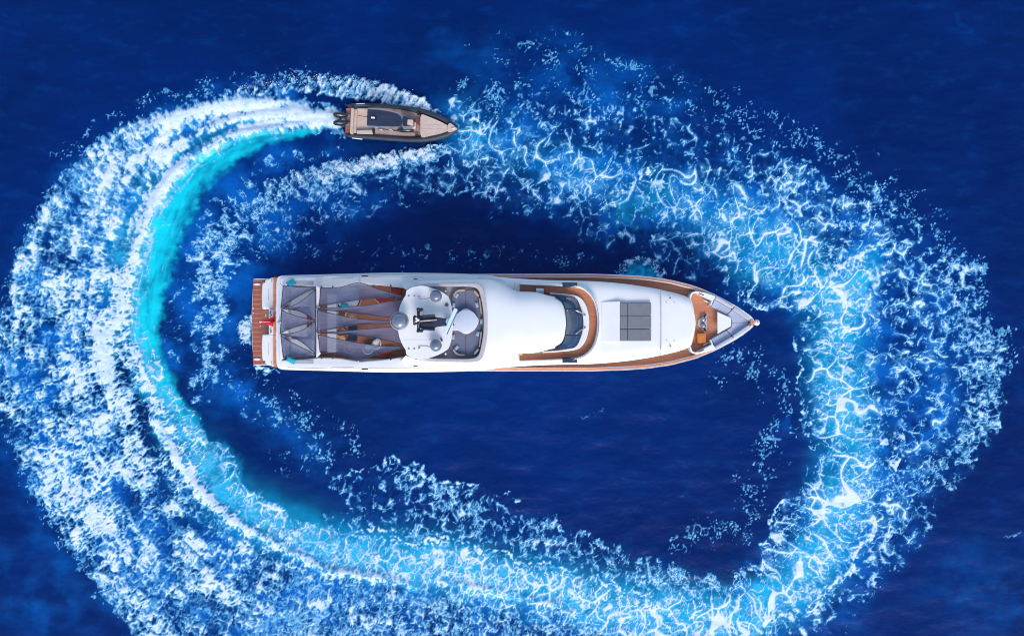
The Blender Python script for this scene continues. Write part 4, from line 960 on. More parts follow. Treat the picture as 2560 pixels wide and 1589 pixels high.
# --- main trunk (side house running to the foredeck)
TX = [1100, 1200, 1230, 1254, 1339, 1398, 1488, 1559, 1619, 1658, 1698, 1724, 1732, 1737, 1739]
TB = [119, 118.5, 117, 113, 107.2, 105.2, 103, 97, 88.5, 80.8, 71, 60.5, 46, 22, 4]
TZ = 4.72
def trunk_z(x, t): return TZ + interp(x, [1100, 1500, 1739], [.0, .0, -.10]) - .34 * abs(t) ** 9 - .05 * t * t
def build_trunk():
    st = crom(list(zip(TX, TB)), 6); v = []; f = []; m = 41
    for x, b in st:
        for j in range(m):
            t = -1 + 2 * j / (m - 1); t2 = math.sin(t * math.pi / 2)
            v.append(P(x, AY - t2 * b, trunk_z(x, t2)))
    n = len(st)
    for i in range(n - 1):
        for j in range(m - 1): f.append([i * m + j, i * m + j + 1, (i + 1) * m + j + 1, (i + 1) * m + j])
    n0 = len(v)
    for i in range(n):
        for jj in (0, m - 1):
            x, y, z = v[i * m + jj]; v.append((x, y, 2.4))
    for i in range(n - 1):
        f.append([i * m, (i + 1) * m, n0 + 2 * (i + 1), n0 + 2 * i]); f.append([i * m + m - 1, n0 + 2 * i + 1, n0 + 2 * (i + 1) + 1, (i + 1) * m + m - 1])
    k = (n - 1) * m; f.append(list(range(k, k + m)) + [n0 + 2 * (n - 1) + 1, n0 + 2 * (n - 1)])
    return mk('foredeck_trunk', v, f, 'gelcoat', yacht, smooth=True)
trunk = build_trunk()
# walkway round the pilothouse
wo_ = crom([(1299, 710.6), (1339, 712.4), (1400, 715.4), (1442, 718.4), (1464, 728), (1482, 748), (1491.5, 778), (1494, 806)], 6)
wi_ = crom([(1299, 728.5), (1339, 729), (1390, 732), (1434, 736.5), (1454, 746), (1466, 764), (1472.5, 788), (1474, 806)], 6)
wo_f = wo_ + mir(wo_)[::-1][1:]; wi_f = wi_ + mir(wi_)[::-1][1:]
strip('walkway', wo_f, wi_f, TZ + .10, TZ - .1, 'teak_walk', yacht)
def offs(pts, d):
    o = []
    for i, (x, y) in enumerate(pts):
        a = pts[max(i - 1, 0)]; b = pts[min(i + 1, len(pts) - 1)]; tx, ty = b[0] - a[0], b[1] - a[1]; L = math.hypot(tx, ty)
        o.append((x + ty / L * d, y - tx / L * d))
    return o
strip('walkway_coaming', offs(wo_f, -.2), offs(wo_f, 6.5), TZ + .52, TZ - .1, 'gelcoat', yacht, bevel=.06)
tube('coaming_rail', [P(x, y, TZ + .60) for x, y in offs(wo_f, 3.4)][16:-16], .022, 'steel', yacht, 6)
strip('windscreen_ledge', offs(wi_f, -.3)[8:-8], offs(wi_f, -16)[8:-8], TZ + .42, TZ - .1, 'gelcoat', yacht, bevel=.05)
prism('steps', [(1299.5, 712), (1338, 714), (1338, 728), (1299.5, 728)], TZ + .13, TZ, 'teak_red', yacht)
box('step_riser', P(1336, 720, TZ + .12), (.14, .46, .10), 'teak_red', yacht, 0, .01)
box('side_locker', P(1349, 724.5, TZ + .10), (.55, .2, .35), 'gelcoat', yacht, -.05, .03)
box('door_frame', P(1349, 731.5, TZ + .3), (.58, .14, .45), 'rim_grey', yacht, -.08, .02)
box('fire_box', P(1367, 733.5, TZ + .3), (.40, .14, .40), 'red_sofa', yacht, -.08, .02)
lathe('deck_filler', P(1303, 885, TZ + .1), [(.10, 0), (.10, .03), (.04, .04)], 'yellow_cap', yacht, 16)
for sd in (1, -1):
    hx = [(1406.5, AY - sd * 89.2), (1443, AY - sd * 89.2), (1443, AY - sd * 100), (1406.5, AY - sd * 100)]
    fr_ = prism('skylight', hx, TZ + .56, TZ - .1, 'frame_black', yacht, bevel=.02)
    prism('pane', [(1408, AY - sd * 90.4), (1441.5, AY - sd * 90.4), (1441.5, AY - sd * 98.8), (1408, AY - sd * 98.8)], TZ + .575, TZ + .54, 'glass_dark', fr_)
    # seam on the shoulder
    prism('panel_seam', [(1283, AY - sd * 80), (1284, AY - sd * 80), (1288, AY - sd * 102), (1287, AY - sd * 102)], TZ + .03, TZ - .05, 'rim_grey', yacht)
# --- windscreen: three front panes between the roof edge and the ledge, and a long side pane each side
ft_ = crom([(1384, 742), (1396, 748), (1406, 757), (1412, 779), (1414.5, 806)], 8); ft_ = ft_ + mir(ft_)[::-1][1:]
fb_ = crom([(1424, 739.5), (1438, 744.5), (1447, 756), (1455, 780), (1458.5, 806)], 8); fb_ = fb_ + mir(fb_)[::-1][1:]
def xat(c, y): return float(np.interp(y, [q[1] for q in c], [q[0] for q in c]))
def glass(name, yl, m, h0, h1, out, parent):
    v = []; f = []; w = len(yl)
    for k in range(6):
        h = h0 + (h1 - h0) * k / 5
        for y in yl:
            yt = AY + (y - AY) * .975; a = np.array(P(xat(ft_, yt), yt, 6.46)); b = np.array(P(xat(fb_, y), y, TZ + .44)); p = a + (b - a) * h
            v.append((p[0], p[1], p[2] + out + .06 * math.sin(math.pi * h)))
    for r in range(5):
        for k in range(w - 1): f.append([r * w + k, r * w + k + 1, (r + 1) * w + k + 1, (r + 1) * w + k])
    return mk(name, v, f, m, parent, smooth=True)
screen = glass('windscreen', list(np.linspace(741, 871, 40)), 'frame_black', 0, 1, 0, yacht)
for y0, y1 in ((743, 770), (773, 836.5), (839.5, 869)):
    glass('pane', list(np.linspace(y0, y1, 16)), 'glass_blue', .05, .94, .035, screen)
for sd in (1, -1):
    a0 = [(1335, AY - sd * 74), (1360, AY - sd * 70), (1384, AY - sd * 65)]; b0 = [(1345, AY - sd * 73.5), (1385, AY - sd * 71.5), (1424, AY - sd * 67)]
    v = [P(x, y, 6.15) for x, y in crom(a0, 5)] + [P(x, y, TZ + .46) for x, y in crom(b0, 5)]; n = len(v) // 2
    mk('side_window', v, [[i, i + 1, n + i + 1, n + i] for i in range(n - 1)], 'glass_dark', yacht, smooth=True)
for sd in (1, -1):
    w_ = tube('wiper', [P(1462, AY - 2 - sd * 15.5, TZ + .5), P(1452, AY - 3 - sd * 22, TZ + .85), P(1439, AY - 1 - sd * 29.5, TZ + 1.25)], .035, 'steel', screen, 6)
    lathe('wiper_motor', P(1462, AY - 2 - sd * 15.5, TZ + .42), [(.08, 0), (.08, .08), (.04, .12)], 'steel', screen, 10)
for x, y in ((1418, 776), (1419, 787), (1425, 802)):
    lathe('cabin_lamp', P(x, y, TZ + 1.62 - (x - 1416) * .04), [(.05, 0), (.05, .04), (.02, .06)], 'gelcoat', screen, 8)

# --- foredeck
prism('panel_seam', crom([(1651, 723), (1652.5, 740), (1652.8, 806), (1652.5, 872), (1651, 886)], 4) + crom([(1652, 886), (1653.4, 872), (1653.7, 806), (1653.4, 740), (1652, 723)], 4), TZ + .018, TZ - .1, 'rim_grey', yacht)
for x, y in ((1675, 744), (1676, 865)):
    lathe('hatch_latch', P(x, y, TZ - .04), [(.06, 0), (.06, .05), (.03, .07)], 'dome_rim', yacht, 12)
for x in (1667, 1686.5):
    for y in (757, 852): lathe('deck_stud', P(x, y, TZ - .04), [(.03, 0), (.03, .05), (.01, .06)], 'rim_grey', yacht, 8)
def wedge():
    a = [(1503, 754), (1550, 753), (1550, 854), (1503, 854)]
    v = [P(1503, 754, TZ + .02), P(1550, 753, TZ + .22), P(1550, 854, TZ + .22), P(1503, 854, TZ + .02)]
    v += [(x, y, TZ - .05) for x, y, z in v]
    return mk('sunpad_backrest', v, [[0, 1, 2, 3], [7, 6, 5, 4], [0, 4, 5, 1], [1, 5, 6, 2], [2, 6, 7, 3], [3, 7, 4, 0]], 'gelcoat', yacht, bevel=.05)
wedge()
ys_ = [756, 788, 821.7, 852.5]
for k in range(3):
    prism('sunpad_cushion', [(1569, ys_[k] + .5), (1628, ys_[k] + .5), (1628, ys_[k + 1] - .5), (1569, ys_[k + 1] - .5)], TZ + .17, TZ - .02, 'pad_fabric', yacht, bevel=.05, seg=3)
    v = [P(1550.5, ys_[k] + .5, TZ + .26), P(1568.5, ys_[k] + .5, TZ + .19), P(1568.5, ys_[k + 1] - .5, TZ + .19), P(1550.5, ys_[k + 1] - .5, TZ + .26)]
    v += [(x, y, TZ) for x, y, z in v]
    mk('sunpad_headrest', v, [[0, 1, 2, 3], [7, 6, 5, 4], [0, 4, 5, 1], [1, 5, 6, 2], [2, 6, 7, 3], [3, 7, 4, 0]], 'pad_fabric', yacht, bevel=.05)
# --- bow
BZ = 4.25
for sd in (1, -1):
    M = (lambda q: q) if sd == 1 else mir
    q = M(crom([(1723.5, 746), (1726, 736), (1732, 729.5), (1741, 727)], 5) + [(1765, 731.5), (1790, 740), (1783, 751), (1778, 764), (1775, 763), (1779.5, 751.5), (1745, 733)] + crom([(1738, 732), (1731, 736), (1727.5, 747)], 4))
    prism('bow_wing', q, BZ + .02, 3.5, 'gelcoat', yacht, bevel=.04)
    prism('scupper', M([(1747, 731.5), (1760, 737), (1759, 739), (1746.5, 733.5)]), BZ + .03, BZ - .03, 'frame_black', yacht)
    prism('seat_back', M([(1791.5, 738.5), (1835, 764.5), (1831, 772), (1787.5, 746.5)]), BZ + .10, 3.72, 'back_fabric', yacht, bevel=.07, seg=3)
    prism('seat_back', M([(1836.5, 765.5), (1866, 784), (1880, 795), (1872, 800.5), (1832.5, 773)]), BZ + .10, 3.72, 'back_fabric', yacht, bevel=.07, seg=3)
    prism('bow_cushion', M([(1786.5, 748), (1830, 773.2), (1816, 786.5), (1796, 775), (1779, 765)]), BZ - .22, 3.6, 'seat_fabric_light', yacht, bevel=.06, seg=3)
    prism('bow_cushion', M([(1831, 773.8), (1871, 801), (1871, 805.6), (1830, 805.6), (1828, 794.6), (1817, 787.2)]), BZ - .22, 3.6, 'seat_fabric_light', yacht, bevel=.06, seg=3)
    strip('bow_rail', outline(1791, 1884, 0.6, 20, sd), outline(1791, 1884, 5.5, 20, sd), 0, -.6, 'gelcoat', yacht, zfa=lambda x, y: zs(x) + .02, zfb=lambda x, y: zs(x) + .02)
    t0, t1 = M([(1758, 749.5), (1774, 757)])
    cl = tube('cleat', [P(*t0, 3.75), P(*t1, 3.75)], .05, 'gelcoat', yacht, 8)
    for u in (.3, .7): tube('cleat_foot', [P(t0[0] + (t1[0] - t0[0]) * u, t0[1] + (t1[1] - t0[1]) * u, 3.75), P(t0[0] + (t1[0] - t0[0]) * u, t0[1] + (t1[1] - t0[1]) * u, 3.5)], .04, 'steel', cl, 8)
bt = prism('bow_table', crom([(1793.5, 779), (1826, 794), (1828, 798), (1828, 812), (1826, 816), (1794, 834)], 1, True), BZ + .02, BZ - .06, 'gelcoat', yacht, bevel=.025)
tube('table_leg', [P(1808, 806, BZ - .06), P(1808, 806, 3.1)], .06, 'steel', bt, 10)
prism('stem_cap', crom([(1877, 800), (1881, 797.5), (1885, 803), (1885.5, 806), (1885, 809), (1881, 814.5), (1877, 812)], 3, True), 4.40, 4.2, 'teak_rail', yacht)
br = lathe('bow_roller', P(1892, 806, 4.25), [(.10, -.3), (.20, -.25), (.22, .0), (.14, .08), (.05, .10)], 'gelcoat_soft', yacht, 18)
tube('jackstaff', [P(1892, 806, 4.3), P(1899, 805, 4.6)], .025, 'steel', br, 6)
tray = prism('windlass_tray', [(1745, 801), (1761, 782), (1766, 783.5), (1768, 800), (1768, 812), (1766, 828.5), (1762, 828), (1745, 812)], 3.66, 3.4, 'back_fabric', yacht, bevel=.03)
for sd in (1, -1):
    lathe('windlass_drum', P(1757, AY - sd * 8, 3.66), [(.20, 0), (.20, .06), (.12, .10), (.12, .22), (.17, .26), (.05, .28)], 'steel', tray, 18)
    ch = []
    for k in range(14): ch.append(P(1758 + 6 * k / 13 + (1.2 if k % 2 else -.6), AY - sd * (9 + 12 * k / 13), 3.72))
    tube('anchor_chain', ch, .06, 'mast_navy', tray, 6)

# ------------------------------------------------------------------ things aboard
def pc(x, y, z): return P(x, y, z)
pillow('pillow', pc(728, 708, UZ + .02), (.62, .42, .18), 'turquoise_fabric', .5, 'turquoise pillow on the grey side bench near the upper stern corner')
pillow('pillow', pc(728, 900, UZ + .02), (.66, .36, .18), 'turquoise_fabric', -.45, 'turquoise pillow on the grey side bench near the lower stern corner')
for sd, nm in ((1, 'upper'), (-1, 'lower')):
    o = prism('bench_cushion', [(727, AY - sd * 93), (784, AY - sd * 93), (784, AY - sd * 104), (727, AY - sd * 104)], UZ + .03, UZ - .10, 'back_fabric', None, bevel=.04)
    tag(o, f'narrow grey bench cushion on the {nm} side bulwark beside the aft sails', 'cushion', 'side bench cushions')
fp = [((1141.6, 739), -1.0, 'small blue grey pillow in the upper aft corner of the flybridge seat'), ((1134, 763), -1.45, 'small blue grey pillow by the radar array on the flybridge seat'),
      ((1192.5, 762), 1.35, 'small blue grey pillow on the forward flybridge seat above the table'), ((1203.5, 803), 1.57, 'small blue grey pillow at the foremost middle of the flybridge seat'),
      ((1194.5, 834), -1.3, 'small blue grey pillow on the forward flybridge seat below the table'), ((1133, 842), 1.65, 'small blue grey pillow on the aft flybridge seat below the table'),
      ((1141.6, 869), .75 - 1.57, 'small blue grey pillow in the lower aft corner of the flybridge seat')]
for (q, a, lb_) in fp: pillow('pillow', pc(q[0], q[1], 6.31), (.36, .22, .14), 'pillow_blue', -a, lb_, group='flybridge pillows')
# flybridge table
ft = empty('round_table', pc(1165, 803, 6.3), 'round pale grey table in the middle of the flybridge seats', 'table')
kc = pc(1165, 803, 6.78)
lathe('tabletop', kc, [(.3, -.05), (.76, -.05), (.80, -.02), (.80, .02), (.77, .035), (.02, .035)], 'table_grey', ft, 40)
ring_o = [(1165 + 29.5 * math.cos(t) * (1.06 if abs(math.sin(t)) > .93 or abs(math.cos(t)) > .95 else 1), 803 + 29.5 * math.sin(t) * (1.06 if abs(math.sin(t)) > .93 else 1)) for t in np.linspace(0, 2 * math.pi, 32, endpoint=False)]
prism('table_rim', ring_o, 6.745, 6.69, 'gelcoat', ft, bevel=.01)
tube('table_leg', [pc(1165, 803, 6.7), pc(1165, 803, 6.3)], .10, 'steel', ft, 12)

# aft lounge furniture below the aft sails
def sofa(name, pts, label, back=None, m='back_fabric', zt=.42):
    o = empty(name, pc(*np.mean(np.array(pts), 0), FZ + .02), label, 'sofa')
    prism('seat_base', pts, FZ + .24, FZ + .02, 'gelcoat', o, bevel=.03)
    q = scale_about(pts, tuple(np.mean(np.array(pts), 0)), .96, .96)
    prism('seat_cushion', q, FZ + zt, FZ + .23, m, o, bevel=.06)
    if back: prism('backrest', back, FZ + .78, FZ + .2, m, o, bevel=.06)
    return o
sofa('aft_sofa', [(712, 720), (722, 720), (722, 760), (712, 760)], 'grey sofa below the upper aft sail, nearest the stern', [(709, 718), (713, 718), (713, 762), (709, 762)])
sofa('aft_sofa', [(712, 852), (722, 852), (722, 890), (712, 890)], 'grey sofa below the lower aft sail, nearest the stern', [(709, 850), (713, 850), (713, 892), (709, 892)])
sofa('sunbed', [(727, 718), (782, 718), (782, 766), (727, 766)], 'wide grey sunbed below the upper aft sails', [(778, 724), (784, 724), (784, 764), (778, 764)])
sofa('sunbed', [(727, 846), (782, 846), (782, 892), (727, 892)], 'wide grey sunbed below the lower aft sails', [(778, 848), (784, 848), (784, 888), (778, 888)])
sofa('sunbed', [(727, 772), (770, 772), (770, 840), (727, 840)], 'wide grey sunbed below the middle aft sail')
for y, w in ((791, 'upper'), (813, 'lower')):
    o = box('storage_box', pc(776, y, FZ + .02), (.28, .36, .5), 'red_sofa', None, 0, .03); tag(o, f'dark red box at the {w} sail slit before the white cross beam', 'box')
for y, w in ((775, 'upper'), (829, 'lower')):
    o = box('side_table', pc(716, y, FZ + .02), (.5, .42, .42), 'gelcoat_soft', None, 0, .04); tag(o, f'small pale side table behind the {w} sail post at the stern', 'table')

# forward lounge below the long sails
rb_ = empty('round_daybed', pc(873, 745, FZ + .03), 'round daybed with dark rim and blue grey mattress under the long sails', 'daybed')
c0 = pc(873, 745, FZ + .03)
lathe('frame', c0, [(.80, 0), (.96, .02), (.98, .40), (.94, .44), (.90, .42), (.88, .2)], 'rattan', rb_, 40)
lathe('rim', c0, [(.78, .2), (.90, .22), (.90, .40), (.84, .42), (.78, .40)], 'frame_black', rb_, 40)
lathe('mattress', c0, [(.1, .1), (.82, .12), (.83, .40), (.78, .46), (.05, .48)], 'seat_fabric_light', rb_, 40)
for (x, y, a, lb_) in ((851, 735, 1.0, 'pale turquoise pillow at the aft side of the round daybed'), (886, 724, -.5, 'pale turquoise pillow at the top side of the round daybed'), (861, 766, -.3, 'bright turquoise pillow in the sail gap at the round daybed')):
    pillow('pillow', pc(x, y, FZ + .5), (.52, .36, .16), 'turquoise_fabric', a, lb_)
o = prism('bar_counter', [(818, 735), (840, 735), (840, 880), (818, 880)], FZ + 1.0, FZ + .02, 'gelcoat', None, bevel=.04)
tag(o, 'long white bar counter under the after end of the long sails', 'counter')
o = prism('dining_table', [(870, 815), (893, 815), (893, 852), (870, 852)], FZ + .76, FZ + .70, 'mast_navy', None, bevel=.02)
dt = empty('dining_table', pc(881, 833, FZ + .02), 'dark blue dining table seen in the lower sail gaps', 'table')
o.name = 'tabletop'; o.location = o.location - dt.location; o.parent = dt
for x in (873, 890):
    for y in (818, 849): tube('leg', [pc(x, y, FZ + .71), pc(x, y, FZ + .02)], .04, 'steel', dt, 8)
def chair(px, py, rz, label, m='rattan'):
    c = pc(px, py, FZ + .02); t = empty('rattan_chair' if m == 'rattan' else 'white_chair', c, label, 'chair', 'chairs below the long sails')
    lathe('seat', (c[0], c[1], c[2] + .36), [(.02, 0), (.27, 0), (.30, .04), (.28, .09), (.02, .11)], m, t, 24)
    v = []; f = []; n = 17
    for i in range(n):
        a = rz + math.radians(-125 + 250 * i / (n - 1))
        for r, z in ((.30, .36), (.36, .74), (.42, .72), (.36, .34)): v.append((c[0] + r * math.cos(a), c[1] + r * math.sin(a), c[2] + z * (1 - .25 * (abs(i - 8) / 8) ** 2 * (z > .5))))
    for i in range(n - 1):
        for j in range(4): f.append([i * 4 + j, i * 4 + (j + 1) % 4, (i + 1) * 4 + (j + 1) % 4, (i + 1) * 4 + j])
    f += [[0, 1, 2, 3], [(n - 1) * 4 + k for k in range(4)]]
    mk('backrest', v, f, m, t, smooth=True)
    for a in (.8, 2.4, 3.9, 5.5): tube('leg', [(c[0] + .22 * math.cos(a), c[1] + .22 * math.sin(a), c[2] + .37), (c[0] + .27 * math.cos(a), c[1] + .27 * math.sin(a), c[2])], .025, m, t, 6)
chair(881, 789, math.pi / 2, 'round rattan chair showing in the upper sail gap beside the daybed')
chair(881, 806, -math.pi / 2, 'round rattan chair under the middle long sail at the dark table')
chair(879, 868, -math.pi / 2, 'round rattan chair under the lowest long sail below the dark table')
chair(856, 826, math.pi, 'round rattan chair between the bar counter and the dark table, upper')
chair(857, 844, math.pi, 'round rattan chair between the bar counter and the dark table, lower')
chair(943, 858, -.6, 'white chair showing in the lowest sail gap', 'gelcoat')
chair(924, 870, -1.2, 'white chair under the lowest long sail', 'gelcoat')
sofa('red_sofa', [(975, 721), (1007, 723), (1003, 741), (975, 735)], 'deep red sofa at the upper forward corner of the sail lounge', None, 'red_sofa')
sofa('red_sofa', [(932, 744), (990, 742), (986, 752), (948, 758)], 'deep red sofa in the gap between the two uppermost long sails', None, 'red_sofa')
sofa('brown_sofa', [(940, 886), (962, 873), (985, 871), (982, 880), (962, 892)], 'dark red brown sofa below the lowest long sail', None, 'red_sofa')

# bow
cr_ = empty('storage_crate', pc(1751, 845, 3.57), 'orange storage crate on the teak bow deck beside the windlass', 'crate')
for (x0, x1, y0, y1) in ((-.29, .29, -.32, -.29), (-.29, .29, .29, .32), (-.29, -.26, -.29, .29), (.26, .29, -.29, .29)):
    c = pc(1751, 845, 3.57); box('side_panel', (c[0] + (x0 + x1) / 2, c[1] + (y0 + y1) / 2, c[2]), (x1 - x0, y1 - y0, .36), 'orange_plastic', cr_, 0, .006)
c = pc(1751, 845, 3.57); box('lid', (c[0], c[1], c[2] + .36), (.62, .68, .04), 'orange_plastic', cr_, .03, .012)
box('lid_panel', (c[0], c[1], c[2] + .40), (.46, .5, .02), 'orange_plastic', cr_, .03, .008)

# ensign on its staff
fl_ = empty('ensign_flag', pc(651, 804, 1.0), 'red ensign hanging on its staff over the stern platform', 'flag')
tube('staff', [P(690, 803.5, 2.2), P(651, 804.5, 3.6)], .03, 'gelcoat', fl_, 8)
def flag():
    v = []; f = []; nu, nv = 15, 11
    for i in range(nu):
        u = i / (nu - 1)
        for j in range(nv):
            w = j / (nv - 1)
            px = 656 + 31 * u - (5 * w * u if w > .5 else 0); spread = (2.5 + 10.5 * u)
            fold = math.sin(w * 9.4 + u * 2) * .10 * (.3 + u)
            py = 803 + (w - .48) * 2 * spread
            z = 3.45 - 1.05 * u + fold - .25 * abs(w - .48) * u
            v.append(P(px, py, z))
    for i in range(nu - 1):
        for j in range(nv - 1): f.append([i * nv + j, (i + 1) * nv + j, (i + 1) * nv + j + 1, i * nv + j + 1])
    o = mk('cloth', v, f, 'red_cloth', fl_, smooth=True)
    so_ = o.modifiers.new('solid', 'SOLIDIFY'); so_.thickness = .012
flag()
lathe('staff_cap', P(651, 804.5, 3.58), [(.05, 0), (.07, .05), (.03, .09)], 'gelcoat', fl_, 10)

# ------------------------------------------------------------------ shade sails
SZ = 6.55
def sail(label, up, lo, z=SZ, sag=.22, zup=0., zlo=0.):
    """cloth between an upper and a lower edge line, both running aft to fore"""
    n = 25; A = crom(up, 8); B = crom(lo, 8)
    def res(c):
        c = np.array(c); d = np.r_[0, np.cumsum(np.hypot(*np.diff(c, axis=0).T))]; t = np.linspace(0, d[-1], n)
        return np.c_[np.interp(t, d, c[:, 0]), np.interp(t, d, c[:, 1])]
    A = res(A); B = res(B); m = 11; v = []; f = []
    for i in range(n):
        for j in range(m):
            w = j / (m - 1); u = i / (n - 1); q = A[i] * (1 - w) + B[i] * w
            wid = np.linalg.norm(A[i] - B[i]) * S0
            wr = .025 * math.sin(u * 21 + w * 5) * math.sin(math.pi * w) + .02 * math.sin(w * 26 + u * 4) * min(1, wid)
            v.append(P(q[0], q[1], z + zup * (1 - w) + zlo * w - sag * 4 * w * (1 - w) * min(1, wid / 1.2) * math.sin(math.pi * min(max(u, .08), .92)) + wr))
    for i in range(n - 1):
        for j in range(m - 1): f.append([i * m + j, i * m + j + 1, (i + 1) * m + j + 1, (i + 1) * m + j])
    root = empty('shade_sail', pc(*np.mean(A, 0), z), label, 'sail', 'shade sails over the aft decks')
    o = mk('canvas', v, f, 'sail_mesh', root, smooth=True)
    for E, jj in ((A, 0), (B, m - 1)):
        tube('hem', [v[i * m + jj] for i in range(n)], .028, 'mast_navy', root, 5)
    tube('hem', [v[j] for j in range(m)], .028, 'mast_navy', root, 5)
    tube('hem', [v[(n - 1) * m + j] for j in range(m)], .028, 'mast_navy', root, 5)
    return root
sail('grey mesh shade sail at the upper side of the aft lounge', [(708, 713), (745, 717), (789, 716)], [(703, 768), (722, 755.5), (752, 737), (786, 720)])
sail('grey mesh shade sail fanning from the upper stern post', [(703, 770), (728, 765), (756, 751), (789, 723)], [(703, 771), (728, 773.5), (756, 780.5), (789, 801)])
sail('grey mesh shade sail pointing forward in the middle of the aft lounge', [(704, 773), (714, 780), (742, 790), (788, 801.5)], [(701, 833), (714, 826), (742, 816), (788, 803)])
sail('grey mesh shade sail fanning from the lower stern post', [(702, 835), (728, 832.5), (756, 824.5), (789, 804)], [(702, 836), (730, 842), (758, 857), (789, 884)])
sail('grey mesh shade sail at the lower side of the aft lounge', [(702, 838), (722, 852), (752, 867), (789, 886)], [(708, 893), (745, 889), (790, 890)])
sail('long grey mesh shade sail, uppermost over the round daybed', [(801, 720), (850, 717.5), (899, 707), (950, 724), (1016, 742)], [(799, 765), (845, 757), (919, 746), (970, 744), (1016, 743)])
sail('long grey mesh shade sail, second from the upper side', [(793, 772), (845, 768), (919, 763), (970, 754), (1013, 747)], [(793, 773), (860, 779), (919, 786), (975, 792), (996, 778)], sag=.15)
sail('long grey mesh shade sail in the middle of the five', [(794, 775), (840, 786), (899, 797), (980, 803)], [(794, 829), (840, 820), (899, 811), (980, 808)], sag=.15)
sail('long grey mesh shade sail, second from the lower side', [(793, 831), (850, 828), (899, 824), (978, 817), (996, 824)], [(793, 832), (850, 834), (899, 839), (970, 851), (1015, 864)], sag=.15)
sail('long grey mesh shade sail, lowermost beside the lower bulwark', [(796, 836), (840, 846), (891, 856), (949, 864), (1015, 867)], [(800, 880), (850, 885), (896, 900), (943, 884), (1015, 868)])
for x, y in ((702, 770), (700, 835), (792, 772), (792, 831), (899, 705), (896, 902), (709, 711), (709, 895), (1016, 742), (1016, 866)):
    tube('sail_post', [P(x, y, FZ if x < 1000 else HZ - .2), P(x, y, SZ + .05)], .045, 'steel', yacht, 8)

# ------------------------------------------------------------------ the rigid inflatable
RIBZ = .75
rib = empty('inflatable_boat', P(1005, 307, .1), 'dark blue rigid inflatable boat with tan seats racing ahead of its wake', 'boat')
to_u = [(866, 260), (909, 258.5), (956, 260.5), (1000, 264), (1034, 268.5), (1065, 275), (1096, 286), (1120, 298.5), (1139, 312), (1147, 321)]
ti_u = [(872, 269), (909, 269), (956, 270), (1000, 274), (1030, 280), (1056, 287), (1086, 297.5), (1108, 306.5), (1126, 316), (1134, 321.5)]
to_l = [(862, 343), (909, 348), (956, 351.5), (1000, 354.5), (1034, 356), (1065, 354.5), (1096, 349.5), (1120, 342), (1139, 332), (1147, 321)]
ti_l = [(868, 334), (909, 335), (956, 338), (1000, 341.5), (1030, 343), (1056, 342), (1086, 338), (1108, 332), (1126, 325.5), (1134, 321.5)]
def tube_side(o, i, name, extra=0):
    o = crom(o, 4); i = crom(i, 4); pts = []; rr = []
    for a, b in zip(o, i):
        c = ((a[0] + b[0]) / 2, (a[1] + b[1]) / 2); pts.append(P(c[0], c[1], RIBZ - .22)); rr.append(max(math.hypot(a[0] - b[0], a[1] - b[1]) * S0 / 2 * 1.02, .13))
    rr[0] *= .55; rr[1] *= .85
    return tube(name, pts, rr, 'rib_tube', rib, 14)
tu = tube_side(to_u, ti_u, 'buoyancy_tube'); tl = tube_side(to_l, ti_l, 'buoyancy_tube')
for o_, x0, y0, x1, y1 in ((tu, 890, 260.5, 912, 259.6), (tl, 880, 345, 906, 347.8)):
    tube('tube_patch', [P(x0, y0, RIBZ - .10), P(x1, y1, RIBZ - .10)], .05, 'gelcoat_soft', o_, 6)
def rib_hull():
    v = []; f = []
    A = crom([((a[0] + b[0]) / 2, (a[1] + b[1]) / 2) for a, b in zip(to_u, ti_u)], 3); B = crom([((a[0] + b[0]) / 2, (a[1] + b[1]) / 2) for a, b in zip(to_l, ti_l)], 3)
    for a, b in zip(A, B):
        pa, pb = np.array(P(a[0], a[1], .35)), np.array(P(b[0], b[1], .35)); c = (pa + pb) / 2
        for p in (pa, c + (pa - c) * .8 + [0, 0, -.35], c + [0, 0, -.75], c + (pb - c) * .8 + [0, 0, -.35], pb): v.append(tuple(p))
    for i in range(len(A) - 1):
        for j in range(4): f.append([i * 5 + j, i * 5 + j + 1, i * 5 + j + 6, i * 5 + j + 5])
    f.append([0, 1, 2, 3, 4])
    return mk('hull', v, f, 'rib_grey', rib, smooth=True)
rib_hull()
prism('deck', ti_u + ti_l[::-1], .42, .30, 'rib_tan_deep', rib)
prism('stern_platform', [(865, 271), (877, 270), (874, 333), (862, 333)], .50, .25, 'teak_wet', rib, bevel=.03)
for y, yy in ((287, 300), (307.5, 304)):
    pass
    ax = P(848, y, .9); bx = P(868, y + (yy - y) * .15, .8)
    v = []; f = []; k = 12; n = 9
    for i in range(n):
        u = i / (n - 1); cx = ax[0] - .42 + 1.05 * u; cy = ax[1] + (bx[1] - ax[1]) * u; r = (.16 + .17 * math.sin(math.pi * min(1, u * 1.05)) ** .7) * (1 - .25 * u)
        for j in range(k):
            a = 2 * math.pi * j / k; v.append((cx, cy + r * .78 * math.cos(a), .82 + .1 * (1 - u) + r * .95 * math.sin(a)))
    for i in range(n - 1):
        for j in range(k): f.append([i * k + j, i * k + (j + 1) % k, (i + 1) * k + (j + 1) % k, (i + 1) * k + j])
    f += [list(range(k)), list(range((n - 1) * k, n * k))]
    ob = mk('outboard_motor', v, f, 'motor_black', rib, smooth=True)
    box('motor_leg', (ax[0] - .05, ax[1], -.6), (.26, .12, 1.3), 'motor_black', ob, 0, .03)
    box('motor_bracket', (ax[0] + .62, ax[1], .35), (.28, .2, .35), 'rib_grey', ob, 0, .03)
    prism('motor_stripe', [(842, y - 1.2), (853, y - .8), (853, y + .4), (842, y + .2)], 1.165, 1.10, 'rib_grey', ob)
